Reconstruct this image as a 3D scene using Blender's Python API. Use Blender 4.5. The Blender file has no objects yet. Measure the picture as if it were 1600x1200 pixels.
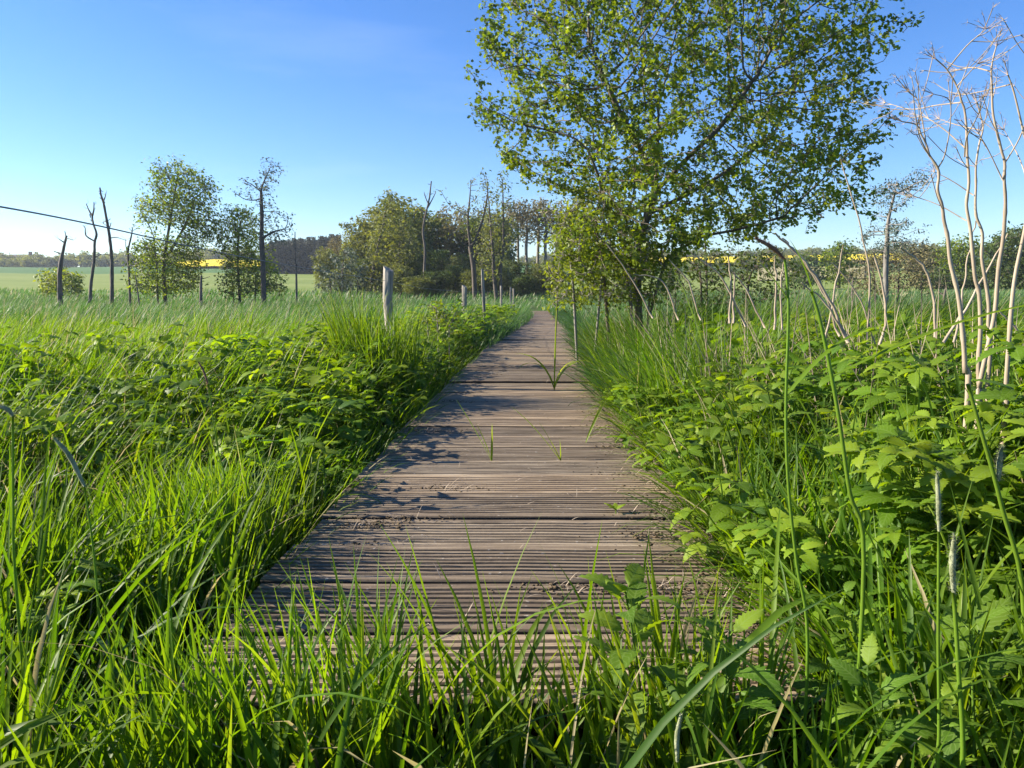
import bpy, math, random
import numpy as np
from math import radians as R
rng = np.random.default_rng(7)
random.seed(7)
S = 0.7                      # metres per layout unit
C = bpy.context.scene.collection

# ------------------------------------------------------------------ camera
FPX = 1202.0; PITCH = math.atan(148 / FPX); CAMZ = 1.15
cam = bpy.data.cameras.new('camera'); cam.sensor_width = 36; cam.lens = 36 * FPX / 1600
cam.clip_start = 0.02; cam.clip_end = 5000
co = bpy.data.objects.new('camera', cam); C.objects.link(co)
co.location = (0, 0, CAMZ * S); co.rotation_euler = (R(90) - PITCH, 0, 0)
bpy.context.scene.camera = co

# ------------------------------------------------------------------ sky, sun, exposure
SUN_EL, SUN_AZ = R(28), R(-83)          # azimuth measured from +Y towards +X
SKY_STRENGTH, SUN_STRENGTH, EXPOSURE = 0.077, 5.0, 1.5
sc = bpy.context.scene
w = bpy.data.worlds.new('World'); sc.world = w; w.use_nodes = True
nt = w.node_tree; nt.nodes.clear()
out = nt.nodes.new('ShaderNodeOutputWorld'); bg = nt.nodes.new('ShaderNodeBackground')
sky = nt.nodes.new('ShaderNodeTexSky'); sky.sky_type = 'NISHITA'; sky.sun_disc = False
sky.sun_elevation = SUN_EL; sky.sun_rotation = SUN_AZ
sky.air_density = 1.0; sky.dust_density = 0.1; sky.ozone_density = 5.0; sky.altitude = 0
hs = nt.nodes.new('ShaderNodeHueSaturation'); hs.inputs['Saturation'].default_value = 1.2; hs.inputs['Hue'].default_value = .511
nt.links.new(sky.outputs[0], hs.inputs['Color'])
# thin high cirrus wisps
tc = nt.nodes.new('ShaderNodeTexCoord'); mp = nt.nodes.new('ShaderNodeMapping')
mp.inputs['Scale'].default_value = (1.2, 1.2, 7.0); mp.inputs['Rotation'].default_value = (0.15, 0.1, 0.3)
nz = nt.nodes.new('ShaderNodeTexNoise'); nz.inputs['Scale'].default_value = 1.6; nz.inputs['Detail'].default_value = 6; nz.inputs['Roughness'].default_value = .55
cr = nt.nodes.new('ShaderNodeValToRGB'); cr.color_ramp.elements[0].position = .56; cr.color_ramp.elements[1].position = .85
cr.color_ramp.elements[1].color = (.13, .13, .13, 1)
mx = nt.nodes.new('ShaderNodeMix'); mx.data_type = 'RGBA'
nt.links.new(tc.outputs['Generated'], mp.inputs[0]); nt.links.new(mp.outputs[0], nz.inputs[0]); nt.links.new(nz.outputs[0], cr.inputs[0])
nt.links.new(cr.outputs[0], mx.inputs[0]); nt.links.new(hs.outputs[0], mx.inputs[6]); mx.inputs[7].default_value = (5.5, 6.2, 7.2, 1)
nt.links.new(mx.outputs[2], bg.inputs[0]); bg.inputs[1].default_value = SKY_STRENGTH
nt.links.new(bg.outputs[0], out.inputs[0])
sl = bpy.data.lights.new('sun', 'SUN'); sl.energy = SUN_STRENGTH; sl.angle = R(.5); sl.color = (1, .9, .74)
so = bpy.data.objects.new('sun', sl); C.objects.link(so)
sd = np.array([math.sin(SUN_AZ) * math.cos(SUN_EL), math.cos(SUN_AZ) * math.cos(SUN_EL), math.sin(SUN_EL)])
import mathutils
so.rotation_euler = mathutils.Vector(sd).to_track_quat('Z', 'Y').to_euler()
so.location = (-20, 10, 20)
vs = sc.view_settings; vs.view_transform = 'Standard'; vs.look = 'None'; vs.gamma = 1; vs.exposure = EXPOSURE
sc.cycles.max_bounces = 6; sc.cycles.diffuse_bounces = 3; sc.cycles.transmission_bounces = 4
sc.cycles.use_denoising = True

# ------------------------------------------------------------------ helpers
def P(px, py, d):
    """point seen at photo pixel (px,py), d units ahead of the camera"""
    a = (px - 800) / FPX; b = -(py - 600) / FPX
    c, s = math.cos(PITCH), math.sin(PITCH)
    y = c + b * s; z = -s + b * c
    k = d / y
    return np.array([a * k, d, CAMZ + z * k])

class Buf:
    def __init__(s): s.V = []; s.Q = []; s.T = []; s.t = []; s.u = []; s.n = 0
    def add(s, V, Q=None, T=None, tint=.5, uv=None):
        V = np.asarray(V, float).reshape(-1, 3); n = len(V)
        s.V.append(V)
        if Q is not None and len(Q): s.Q.append(np.asarray(Q, int).reshape(-1, 4) + s.n)
        if T is not None and len(T): s.T.append(np.asarray(T, int).reshape(-1, 3) + s.n)
        s.t.append(np.broadcast_to(np.asarray(tint, float), (n,)))
        s.u.append(np.zeros((n, 2)) if uv is None else np.asarray(uv, float).reshape(-1, 2))
        s.n += n
    def arr(s):
        V = np.concatenate(s.V); Q = np.concatenate(s.Q) if s.Q else np.zeros((0, 4), int)
        T = np.concatenate(s.T) if s.T else np.zeros((0, 3), int)
        return V, Q, T, np.concatenate(s.t), np.concatenate(s.u)

def mesh_of(name, buf, mat, origin=(0, 0, 0), smooth=True):
    V, Q, T, t, u = buf.arr() if isinstance(buf, Buf) else buf
    V = (V - np.asarray(origin)) * S
    me = bpy.data.meshes.new(name)
    me.vertices.add(len(V)); me.vertices.foreach_set('co', V.astype(np.float32).ravel())
    li = np.concatenate([Q.ravel(), T.ravel()]).astype(np.int32)
    me.loops.add(len(li)); me.loops.foreach_set('vertex_index', li)
    ls = np.concatenate([np.arange(len(Q)) * 4, len(Q) * 4 + np.arange(len(T)) * 3]).astype(np.int32)
    me.polygons.add(len(ls)); me.polygons.foreach_set('loop_start', ls)
    me.update(calc_edges=True)
    me.polygons.foreach_set('use_smooth', np.full(len(ls), smooth))
    a = me.attributes.new('tint', 'FLOAT', 'POINT'); a.data.foreach_set('value', t.astype(np.float32))
    a = me.attributes.new('luv', 'FLOAT_VECTOR', 'POINT')
    a.data.foreach_set('vector', np.column_stack([u, np.zeros(len(u))]).astype(np.float32).ravel())
    me.materials.append(mat)
    return me

def mk(name, buf, mat, parent=None, origin=None, smooth=True, label=None):
    """one mesh object. top level: its own origin; child: vertices relative to its thing's origin"""
    if parent is not None: origin = np.array(parent.location) / S
    elif origin is None: origin = (0, 0, 0)
    o = bpy.data.objects.new(name, mesh_of(name, buf, mat, origin, smooth)); C.objects.link(o)
    if parent is not None: o.parent = parent
    else: o.location = np.asarray(origin) * S
    if label: o['label'] = label
    return o

def tag(o, label=None, cat=None, group=None, kind=None):
    if label: o['label'] = label
    if cat: o['category'] = cat
    if group: o['group'] = group
    if kind: o['kind'] = kind
    return o

def thing(name, loc, label, cat, group=None):
    o = bpy.data.objects.new(name, None); C.objects.link(o); o.empty_display_size = .2
    o.location = np.asarray(loc, float) * S
    return tag(o, label, cat, group)

def dup(root, loc, rotz=0, sc_=(1, 1, 1), label=None):
    r = root.copy(); C.objects.link(r); r.location = np.asarray(loc, float) * S; r.rotation_euler = (0, 0, rotz); r.scale = sc_
    if label: r['label'] = label
    for ch in list(root.children):
        c = ch.copy(); C.objects.link(c); c.parent = r
        for g in ch.children:
            q = g.copy(); C.objects.link(q); q.parent = c
    return r

def norm(v): return v / (np.linalg.norm(v, axis=-1, keepdims=True) + 1e-9)

_k = [(rng.normal(0, 1, 2), rng.uniform(0, 6.28)) for _ in range(7)]
def fnoise(x, y, f=1.0, o=0):
    r = 0
    for i, (k, p) in enumerate(_k):
        r = r + np.sin((k[0] * x + k[1] * y) * f * (1 + .23 * i) + p + o * 1.7)
    return r / 3.5

def tube(buf, pts, rad, sides=5, tint=.5, jitter=0):
    pts = np.asarray(pts, float); n = len(pts); rad = np.broadcast_to(np.asarray(rad, float), (n,))
    d = norm(np.gradient(pts, axis=0))
    ref = np.array([1., 0, 0]) if abs(d[0][0]) < .8 else np.array([0, 1., 0])
    V = []
    for i in range(n):
        u = norm(ref - d[i] * np.dot(ref, d[i])); v = np.cross(d[i], u); ref = u
        a = np.arange(sides) / sides * 2 * math.pi
        rr = rad[i] * (1 + (rng.uniform(-jitter, jitter, sides) if jitter else 0))
        V.append(pts[i] + (np.cos(a) * rr)[:, None] * u + (np.sin(a) * rr)[:, None] * v)
    V = np.array(V).reshape(-1, 3)
    i = np.arange(n - 1)[:, None]; j = np.arange(sides)[None]; j2 = (j + 1) % sides
    Q = np.stack([i * sides + j, i * sides + j2, (i + 1) * sides + j2, (i + 1) * sides + j], -1).reshape(-1, 4)
    V = np.vstack([V, pts[0], pts[-1]]); b = n * sides
    T = [[b, k, (k + 1) % sides] for k in range(sides)] + [[b + 1, (n - 1) * sides + (k + 1) % sides, (n - 1) * sides + k] for k in range(sides)]
    uv = np.zeros((len(V), 2)); uv[:n * sides, 1] = np.repeat(np.linspace(0, 1, n), sides)
    buf.add(V, Q, T, tint, uv)

def smooth_path(pts, m=4, wob=0):
    """Catmull-Rom resample"""
    p = np.asarray(pts, float)
    if len(p) < 3: m = max(m, 2)
    q = np.vstack([2 * p[0] - p[1], p, 2 * p[-1] - p[-2]]); o = []
    for i in range(1, len(q) - 2):
        for t in np.arange(m) / m:
            a, b, c, d = q[i - 1], q[i], q[i + 1], q[i + 2]
            o.append(.5 * (2 * b + (c - a) * t + (2 * a - 5 * b + 4 * c - d) * t * t + (3 * b - a - 3 * c + d) * t ** 3))
    o.append(p[-1]); o = np.array(o)
    if wob: o[1:-1] += rng.normal(0, wob, (len(o) - 2, 3))
    return o

def blades(buf, base, H, W, az, th0, th1, K=5, fold=.35, twist=0., tint=None, cols=3, tipdry=0):
    """N grass blades at once"""
    N = len(base); t = np.linspace(0, 1, K + 1)
    f = lambda a: np.broadcast_to(np.asarray(a, float), (N,))
    H, W, az, th0, th1, twist = map(f, (H, W, az, th0, th1, twist))
    th = th0[:, None] + th1[:, None] * t[None] ** 1.6
    D = np.stack([np.sin(th) * np.cos(az)[:, None], np.sin(th) * np.sin(az)[:, None], np.cos(th)], -1)
    Pt = np.zeros((N, K + 1, 3)); Pt[:, 1:] = np.cumsum((D[:, :-1] + D[:, 1:]) / 2 * (H / K)[:, None, None], 1)
    Pt += np.asarray(base)[:, None]
    a2 = az[:, None] + twist[:, None] * (.3 + t[None])
    side = np.stack([-np.sin(a2), np.cos(a2), np.zeros_like(a2)], -1)
    side = norm(side - D * (side * D).sum(-1, keepdims=True))
    nrm = np.cross(D, side)
    prof = np.minimum(.62 + t * 1.3, 1.0) * np.clip(1 - t ** 2.4, 0, 1) ** .8
    prof[-1] = .02
    ww = W[:, None] * prof[None] / 2
    if cols == 3:
        V = np.stack([Pt - side * ww[..., None] + nrm * (ww * fold)[..., None], Pt, Pt + side * ww[..., None] + nrm * (ww * fold)[..., None]], 2); u = [-1, 0, 1]
    else:
        V = np.stack([Pt - side * ww[..., None], Pt + side * ww[..., None]], 2); u = [-1, 1]
    c = len(u)
    n = np.arange(N)[:, None, None] * (K + 1) * c; k = np.arange(K)[None, :, None] * c; j = np.arange(c - 1)[None, None]
    a = n + k + j; Q = np.stack([a, a + 1, a + c + 1, a + c], -1).reshape(-1, 4)
    if tint is None: tint = rng.uniform(0, 1, N)
    T_ = np.broadcast_to(np.asarray(tint)[:, None, None], (N, K + 1, c)).ravel()
    UV = np.stack(np.broadcast_arrays(np.array(u)[None, None], t[None, :, None] + 0 * n[:, :1] * 0), -1)
    UV = np.broadcast_to(UV, (N, K + 1, c, 2)).reshape(-1, 2)
    buf.add(V.reshape(-1, 3), Q, None, T_, UV)

def leaf(L, W, n=12, serr=.2, pleat=.06, fold=.25, droop=.35, cols=5, shape=.42):
    """a pointed serrated leaf along +X from the origin; returns arrays"""
    cu = {5: [-1, -.5, 0, .5, 1], 3: [-1, 0, 1]}[cols]
    V = []; UV = []
    for i in range(n + 1):
        v = i / n
        w_ = W * .5 * (math.sin(math.pi * v ** (.62 if shape < .45 else .9)) ** .8 if 0 < v < 1 else 0.0)
        sv = 1 - (serr if i % 2 == 0 else 0)
        for u in cu:
            au = abs(u)
            x = L * v - droop * .25 * L * v * v + (serr * L / n * 1.2 if (i % 2 and au == 1) else 0) + au * w_ * .25
            y = u * w_ * (sv if au == 1 else 1)
            z = fold * au * w_ - droop * L * v * v * .6 + pleat * W * (1 if i % 2 else -1) * au * (.5 if au == 1 else 1) - .12 * W * au * au
            V.append((x, y, z)); UV.append((u, v))
    c = len(cu); i = np.arange(n)[:, None]; j = np.arange(c - 1)[None]; a = i * c + j
    Q = np.stack([a, a + c, a + c + 1, a + 1], -1).reshape(-1, 4)
    return np.array(V), Q, np.zeros((0, 3), int), np.zeros(len(V)), np.array(UV)

def rotm(yaw, pitch, roll):
    cy, sy, cp, sp, cr_, sr = np.cos(yaw), np.sin(yaw), np.cos(pitch), np.sin(pitch), np.cos(roll), np.sin(roll)
    # Rz(yaw) * Ry(-pitch) * Rx(roll);  +pitch raises the leaf
    z = np.zeros_like(cy); o = z + 1
    Rz = np.stack([np.stack([cy, -sy, z], -1), np.stack([sy, cy, z], -1), np.stack([z, z, o], -1)], -2)
    Ry = np.stack([np.stack([cp, z, -sp], -1), np.stack([z, o, z], -1), np.stack([sp, z, cp], -1)], -2)
    Rx = np.stack([np.stack([o, z, z], -1), np.stack([z, cr_, -sr], -1), np.stack([z, sr, cr_], -1)], -2)
    return Rz @ Ry @ Rx

def stamp(buf, proto, loc, yaw=0, pitch=0, roll=0, scale=1, tint=None, tadd=None, zs=None):
    V, Q, T, t, u = proto
    loc = np.asarray(loc, float).reshape(-1, 3); N = len(loc)
    f = lambda a: np.broadcast_to(np.asarray(a, float), (N,))
    M = rotm(f(yaw), f(pitch), f(roll)) * f(scale)[:, None, None]
    W_ = np.einsum('nij,vj->nvi', M, V)
    if zs is not None: W_[..., 2] *= f(zs)[:, None]
    W_ += loc[:, None]
    n = len(V); off = (np.arange(N) * n)[:, None, None]
    tt = t[None] + (f(tadd)[:, None] if tadd is not None else 0) if tint is None else np.broadcast_to(f(tint)[:, None], (N, n))
    buf.add(W_.reshape(-1, 3), (Q[None] + off).reshape(-1, 4) if len(Q) else None, (T[None] + off).reshape(-1, 3) if len(T) else None,
            np.where(np.broadcast_to(tt, (N, n)) > 1.5, 1, np.clip(np.broadcast_to(tt, (N, n)), 0, .97)).ravel(), np.broadcast_to(u[None], (N, n, 2)).reshape(-1, 2))

# ------------------------------------------------------------------ materials
def newmat(name):
    m = bpy.data.materials.new(name); m.use_nodes = True; t = m.node_tree; t.nodes.clear()
    o = t.nodes.new('ShaderNodeOutputMaterial'); return m, t, o
def N_(t, kind, **kw):
    n = t.nodes.new('ShaderNode' + kind)
    for k, v in kw.items():
        if hasattr(n, k): setattr(n, k, v)
        else: n.inputs[k].default_value = v
    return n
def ramp(t, stops, src):
    r = t.nodes.new('ShaderNodeValToRGB'); e = r.color_ramp.elements
    while len(e) < len(stops): e.new(.5)
    for q, (p, c) in zip(e, stops): q.position = p; q.color = (*c, 1) if len(c) == 3 else c
    t.links.new(src, r.inputs[0]); return r.outputs[0]
def mixc(t, a, b, fac, mode='MIX'):
    m = t.nodes.new('ShaderNodeMix'); m.data_type = 'RGBA'; m.blend_type = mode
    for k, x in ((6, a), (7, b), (0, fac)):
        if hasattr(x, 'node'): t.links.new(x, m.inputs[k])
        else: m.inputs[k].default_value = (*x, 1) if isinstance(x, tuple) else x
    return m.outputs[2]
def math_(t, op, a, b=0.):
    m = t.nodes.new('ShaderNodeMath'); m.operation = op
    for k, x in ((0, a), (1, b)):
        if hasattr(x, 'node'): t.links.new(x, m.inputs[k])
        else: m.inputs[k].default_value = x
    return m.outputs[0]

def foliage(name, stops, trans=.45, tcol=(1.9, 1.75, .28), rough=.42, vein=0., spec=.35, patch=None):
    m, t, o = newmat(name)
    a = N_(t, 'Attribute', attribute_name='tint'); col = ramp(t, stops, a.outputs['Fac'])
    ob = N_(t, 'NewGeometry')
    n = N_(t, 'TexNoise', Scale=2.2 if patch is None else patch, Detail=3.0); t.links.new(ob.outputs['Position'], n.inputs['Vector'])
    hv = N_(t, 'HueSaturation'); t.links.new(col, hv.inputs['Color'])
    t.links.new(math_(t, 'ADD', math_(t, 'MULTIPLY', n.outputs[0], .05), .475), hv.inputs['Hue'])
    t.links.new(math_(t, 'ADD', math_(t, 'MULTIPLY', n.outputs[0], .7), .62), hv.inputs['Value'])
    col = hv.outputs[0]
    if vein:
        u = N_(t, 'Attribute', attribute_name='luv'); s = N_(t, 'SeparateXYZ'); t.links.new(u.outputs['Vector'], s.inputs[0])
        au = math_(t, 'ABSOLUTE', s.outputs[0])
        mid = math_(t, 'LESS_THAN', au, .07)
        ph = math_(t, 'SUBTRACT', s.outputs[1], math_(t, 'MULTIPLY', au, .16))
        st = math_(t, 'GREATER_THAN', math_(t, 'SINE', math_(t, 'MULTIPLY', ph, 56.)), .8)
        v = math_(t, 'MULTIPLY', math_(t, 'MAXIMUM', mid, st), vein)
        col = mixc(t, col, (.22, .32, .09), v)
    p = N_(t, 'BsdfPrincipled', Roughness=rough); p.inputs['Specular IOR Level'].default_value = spec
    t.links.new(col, p.inputs['Base Color'])
    tr = N_(t, 'BsdfTranslucent'); tm = mixc(t, tcol, (.95, .9, .75), math_(t, 'GREATER_THAN', a.outputs['Fac'], .962)); t.links.new(mixc(t, col, tm, 1., 'MULTIPLY'), tr.inputs[0])
    mx_ = N_(t, 'MixShader', Fac=trans); t.links.new(p.outputs[0], mx_.inputs[1]); t.links.new(tr.outputs[0], mx_.inputs[2])
    t.links.new(mx_.outputs[0], o.inputs[0]); return m

def bark(name, c1, c2, scale=14, rough=.85, bump=.5, stretch=(1, 1, .25), c3=None):
    m, t, o = newmat(name)
    g = N_(t, 'TexCoord'); mp_ = N_(t, 'Mapping'); mp_.inputs['Scale'].default_value = stretch
    t.links.new(g.outputs['Object'], mp_.inputs[0])
    n = N_(t, 'TexNoise', Scale=float(scale), Detail=6.0, Roughness=.65); t.links.new(mp_.outputs[0], n.inputs['Vector'])
    stops = [(.3, c1), (.62, c2)] + ([(.72, c3)] if c3 else [])
    col = ramp(t, stops, n.outputs[0])
    p = N_(t, 'BsdfPrincipled', Roughness=rough); t.links.new(col, p.inputs['Base Color'])
    p.inputs['Specular IOR Level'].default_value = .25
    b = N_(t, 'Bump', Strength=bump, Distance=.01); t.links.new(n.outputs[0], b.inputs['Height']); t.links.new(b.outputs[0], p.inputs['Normal'])
    t.links.new(p.outputs[0], o.inputs[0]); return m

M = {}
M['grass'] = foliage('grass', [(0, (.03, .075, .010)), (.45, (.078, .155, .010)), (.85, (.15, .24, .013)), (.95, (.2, .26, .03)), (.975, (.38, .33, .16)), (1, (.45, .39, .22))], trans=.5, rough=.5, spec=.3)
M['reed'] = foliage('bluish_grass', [(0, (.03, .075, .024)), (.5, (.058, .125, .04)), (.9, (.09, .165, .055)), (.97, (.32, .3, .17)), (1, (.4, .36, .22))], trans=.42, tcol=(1.35, 1.5, .55), rough=.5, spec=.25, patch=.6)
M['nettle'] = foliage('nettle_leaf', [(0, (.035, .085, .014)), (.6, (.09, .175, .014)), (.985, (.19, .28, .02)), (1, (.3, .26, .05))], trans=.45, rough=.55, vein=.3, spec=.22)
M['bramble'] = foliage('bramble_leaf', [(0, (.035, .085, .012)), (.6, (.115, .21, .012)), (.985, (.22, .31, .018)), (1, (.36, .27, .05))], trans=.48, rough=.5, vein=.28, spec=.22)
M['leaf'] = foliage('tree_leaf', [(0, (.06, .10, .02)), (.6, (.15, .215, .027)), (1, (.26, .31, .04))], trans=.45, rough=.45)
M['leaf_yellow'] = foliage('young_leaf', [(0, (.08, .13, .02)), (1, (.24, .29, .045))], trans=.45, rough=.5)
M['leaf_far'] = foliage('wood_leaf', [(0, (.085, .105, .04)), (.5, (.145, .17, .06)), (1, (.23, .25, .1))], trans=.35, rough=.7, patch=.25)
M['leaf_bud'] = foliage('budding_twigs', [(0, (.13, .115, .06)), (.6, (.21, .19, .09)), (1, (.27, .25, .12))], trans=.25, tcol=(1.2, 1.1, .7), rough=.8, patch=.25)
M['leaf_grey'] = foliage('silvery_leaf', [(0, (.06, .09, .06)), (.6, (.13, .165, .12)), (1, (.26, .29, .24))], trans=.25, tcol=(1.2, 1.2, .8), rough=.6)
M['leaf_dark'] = foliage('dark_leaf', [(0, (.045, .075, .025)), (1, (.11, .155, .04))], trans=.3, rough=.6, patch=.3)
M['leaf_spruce'] = foliage('spruce_needles', [(0, (.018, .028, .016)), (1, (.045, .05, .026))], trans=.1, rough=.8, patch=.2)
M['bark'] = bark('bark', (.05, .04, .03), (.16, .135, .105), c3=(.2, .21, .13))
M['bark_dark'] = bark('dark_bark', (.035, .03, .026), (.12, .1, .085))
M['bark_grey'] = bark('grey_bark', (.1, .09, .08), (.25, .23, .2))
M['dead'] = bark('dead_wood', (.05, .04, .033), (.16, .135, .115))
M['post'] = bark('weathered_post', (.09, .075, .06), (.4, .36, .31), scale=34, stretch=(1, 1, .06), bump=1.0)
M['beam'] = bark('beam', (.05, .045, .035), (.14, .12, .1), stretch=(1, .1, 1))
M['straw'] = bark('dry_stalk', (.22, .165, .115), (.4, .33, .245), scale=30, stretch=(1, 1, .15), bump=.15, rough=.6)
M['straw_pink'] = bark('dry_umbel', (.22, .16, .12), (.38, .3, .23), scale=30, bump=.1, rough=.7)
M['stem'] = foliage('green_stem', [(0, (.06, .13, .015)), (.6, (.14, .24, .02)), (1, (.26, .34, .05))], trans=.25, rough=.4)
M['redstem'] = foliage('reddish_stem', [(0, (.12, .08, .03)), (1, (.18, .17, .05))], trans=.2, rough=.5)
M['head_brown'] = bark('brown_seed_head', (.1, .05, .035), (.25, .14, .09), scale=90, stretch=(1, 1, 1))
M['head_grey'] = bark('pale_seed_head', (.14, .16, .07), (.3, .32, .2), scale=90, stretch=(1, 1, 1))
M['debris'] = bark('moss_and_soil', (.03, .022, .014), (.12, .085, .045), scale=60, stretch=(1, 1, 1))

def m_deck():
    m, t, o = newmat('weathered_deck')
    g = N_(t, 'TexCoord'); mp_ = N_(t, 'Mapping'); mp_.inputs['Scale'].default_value = (1.2, 26, 26); t.links.new(g.outputs['Object'], mp_.inputs[0])
    n = N_(t, 'TexNoise', Scale=3.0, Detail=7.0, Roughness=.65); t.links.new(mp_.outputs[0], n.inputs['Vector'])
    a = N_(t, 'Attribute', attribute_name='tint')
    base = ramp(t, [(.28, (.085, .066, .048)), (.5, (.225, .182, .135)), (.7, (.4, .345, .27))], n.outputs[0])
    pl = ramp(t, [(0, (.66, .6, .52)), (.4, (.96, .92, .84)), (.7, (1.1, .98, .82)), (1, (1.32, 1.2, 1.02))], a.outputs['Fac'])
    col = mixc(t, base, pl, 1., 'MULTIPLY')
    n2 = N_(t, 'TexNoise', Scale=4.5, Detail=8.0, Roughness=.7); mp2 = N_(t, 'Mapping'); mp2.inputs['Scale'].default_value = (.7, 2.2, 1); t.links.new(g.outputs['Object'], mp2.inputs[0]); t.links.new(mp2.outputs[0], n2.inputs['Vector'])
    dirt = ramp(t, [(.54, (0, 0, 0)), (.66, (1, 1, 1))], n2.outputs[0])
    col = mixc(t, col, (.075, .055, .035), math_(t, 'MULTIPLY', dirt, .75))
    n3 = N_(t, 'TexNoise', Scale=55.0, Detail=3.0); t.links.new(g.outputs['Object'], n3.inputs['Vector'])
    specks = ramp(t, [(.68, (0, 0, 0)), (.74, (1, 1, 1))], n3.outputs[0])
    col = mixc(t, col, (.5, .46, .4), math_(t, 'MULTIPLY', specks, .5))
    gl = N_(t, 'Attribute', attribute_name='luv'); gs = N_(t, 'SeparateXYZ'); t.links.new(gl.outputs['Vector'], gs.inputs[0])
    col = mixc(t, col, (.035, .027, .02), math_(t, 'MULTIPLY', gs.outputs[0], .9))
    p = N_(t, 'BsdfPrincipled', Roughness=.72); t.links.new(col, p.inputs['Base Color']); p.inputs['Specular IOR Level'].default_value = .35
    b = N_(t, 'Bump', Strength=.5, Distance=.004); t.links.new(math_(t, 'ADD', n.outputs[0], math_(t, 'MULTIPLY', n3.outputs[0], .5)), b.inputs['Height']); t.links.new(b.outputs[0], p.inputs['Normal'])
    t.links.new(p.outputs[0], o.inputs[0]); return m
M['deck'] = m_deck()

def ground_mat(name, stops, sc1=.6, sc2=9., bump=.4, stretch=(1, 1, 1)):
    m, t, o = newmat(name)
    g = N_(t, 'TexCoord'); mp_ = N_(t, 'Mapping'); mp_.inputs['Scale'].default_value = stretch; t.links.new(g.outputs['Object'], mp_.inputs[0])
    n = N_(t, 'TexNoise', Scale=sc1, Detail=8.0, Roughness=.65); t.links.new(mp_.outputs[0], n.inputs['Vector'])
    n2 = N_(t, 'TexNoise', Scale=sc2, Detail=6.0, Roughness=.7); t.links.new(mp_.outputs[0], n2.inputs['Vector'])
    f = math_(t, 'ADD', math_(t, 'MULTIPLY', n.outputs[0], .5), math_(t, 'MULTIPLY', n2.outputs[0], .5))
    col = ramp(t, stops, f)
    p = N_(t, 'BsdfPrincipled', Roughness=.95); p.inputs['Specular IOR Level'].default_value = .1; t.links.new(col, p.inputs['Base Color'])
    b = N_(t, 'Bump', Strength=bump, Distance=.15); t.links.new(n2.outputs[0], b.inputs['Height']); t.links.new(b.outputs[0], p.inputs['Normal'])
    t.links.new(p.outputs[0], o.inputs[0]); return m
M['soil'] = ground_mat('meadow_ground', [(.35, (.03, .045, .015)), (.5, (.055, .09, .022)), (.65, (.1, .14, .035))])
M['field'] = ground_mat('pasture', [(.35, (.12, .17, .035)), (.5, (.17, .22, .05)), (.65, (.23, .26, .09))], sc1=.02, sc2=.3, bump=.2, stretch=(1, 4, 1))
M['crop'] = ground_mat('young_crop', [(.35, (.055, .12, .035)), (.65, (.085, .17, .05))], sc1=.02, sc2=.3, bump=.2, stretch=(1, 4, 1))
M['rape'] = ground_mat('rapeseed', [(.35, (.3, .3, .02)), (.45, (.62, .5, .02)), (.65, (.78, .62, .03))], sc1=.02, sc2=.25, bump=.2)
M['stubble'] = ground_mat('pale_field', [(.35, (.24, .23, .1)), (.65, (.36, .32, .17))], sc1=.02, sc2=.3, bump=.2)

# ------------------------------------------------------------------ terrain
_pr = np.array([0, 45, 60, 100, 150, 200, 300, 400, 600, 3500]); _ph = np.array([0, 0, .5, 1.0, 2.2, 4.3, 7.8, 11, 14, 16])
_ma = np.array([math.atan((p - 800) / FPX) for p in (-600, 100, 260, 340, 450, 700, 1000, 1400, 2200)]); _mm = np.array([1, 1, 1.1, 1.3, 1.2, 1.2, 1.4, 1.45, 1.2])
_cdx = np.array([-2, 1.7, 2.8, 4.5, 7.5, 12.3, 18, 26.6, 36]); _cxx = np.array([-.12, -.05, -.01, .02, .12, .37, .72, 1.1, 1.2])
def sm(a, b_, v): q = np.clip((v - a) / (b_ - a), 0, 1); return q * q * (3 - 2 * q)
def terrain(x, y):
    r = np.hypot(x, y); a = np.arctan2(x, y)
    m = np.interp(a, _ma, _mm); k = np.clip((r - 130) / 170, 0, 1); k = k * k * (3 - 2 * k)
    s = x - np.interp(y, _cdx, _cxx)
    bank = .2 * sm(.95, 1.75, s) * sm(1.2, 2.0, y) * (1 - sm(10, 16, y)) + .2 * sm(.95, 1.6, -s) * sm(3.4, 6.5, y) * (1 - sm(14, 22, y))
    near = bank + .03 * fnoise(x, y, .8) * np.clip(1 - r / 60, 0, 1)
    return np.interp(r, _pr, _ph) * (1 + (m - 1) * k) + near - .02
rs = np.concatenate([[0.01], np.arange(.4, 12, .2), np.geomspace(12, 3400, 90)])
na = 360
A = np.arange(na) / na * 2 * math.pi
X = rs[:, None] * np.sin(A); Y = rs[:, None] * np.cos(A)
b = Buf(); i = np.arange(len(rs) - 1)[:, None]; j = np.arange(na)[None]; j2 = (j + 1) % na
b.add(np.stack([X, Y, terrain(X, Y)], -1), np.stack([i * na + j, i * na + j2, (i + 1) * na + j2, (i + 1) * na + j], -1).reshape(-1, 4))
tag(mk('ground', b, M['soil']), 'green meadow ground under and between the grass', kind='structure')
def patch(name, label, mat, r0, r1, p0, p1, lift=.06):
    a0, a1 = math.atan((p0 - 800) / FPX), math.atan((p1 - 800) / FPX)
    nr, n = 30, 70
    rr = np.geomspace(r0, r1, nr)[:, None]; aa = np.linspace(a0, a1, n)[None]
    rr = rr * (1 + .02 * np.sin(aa * 31 + rr * .01))
    X = rr * np.sin(aa); Y = rr * np.cos(aa)
    b = Buf(); i = np.arange(nr - 1)[:, None]; j = np.arange(n - 1)[None]; a = i * n + j
    b.add(np.stack([X, Y, terrain(X, Y) + lift * rr / 60 + 0 * aa], -1), np.stack([a, a + 1, a + n + 1, a + n], -1).reshape(-1, 4))
    return tag(mk(name, b, mat), label, kind='structure')
patch('pasture', 'pale yellow-green pasture beyond the wet meadow', M['field'], 66, 205, -500, 2100)
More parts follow.
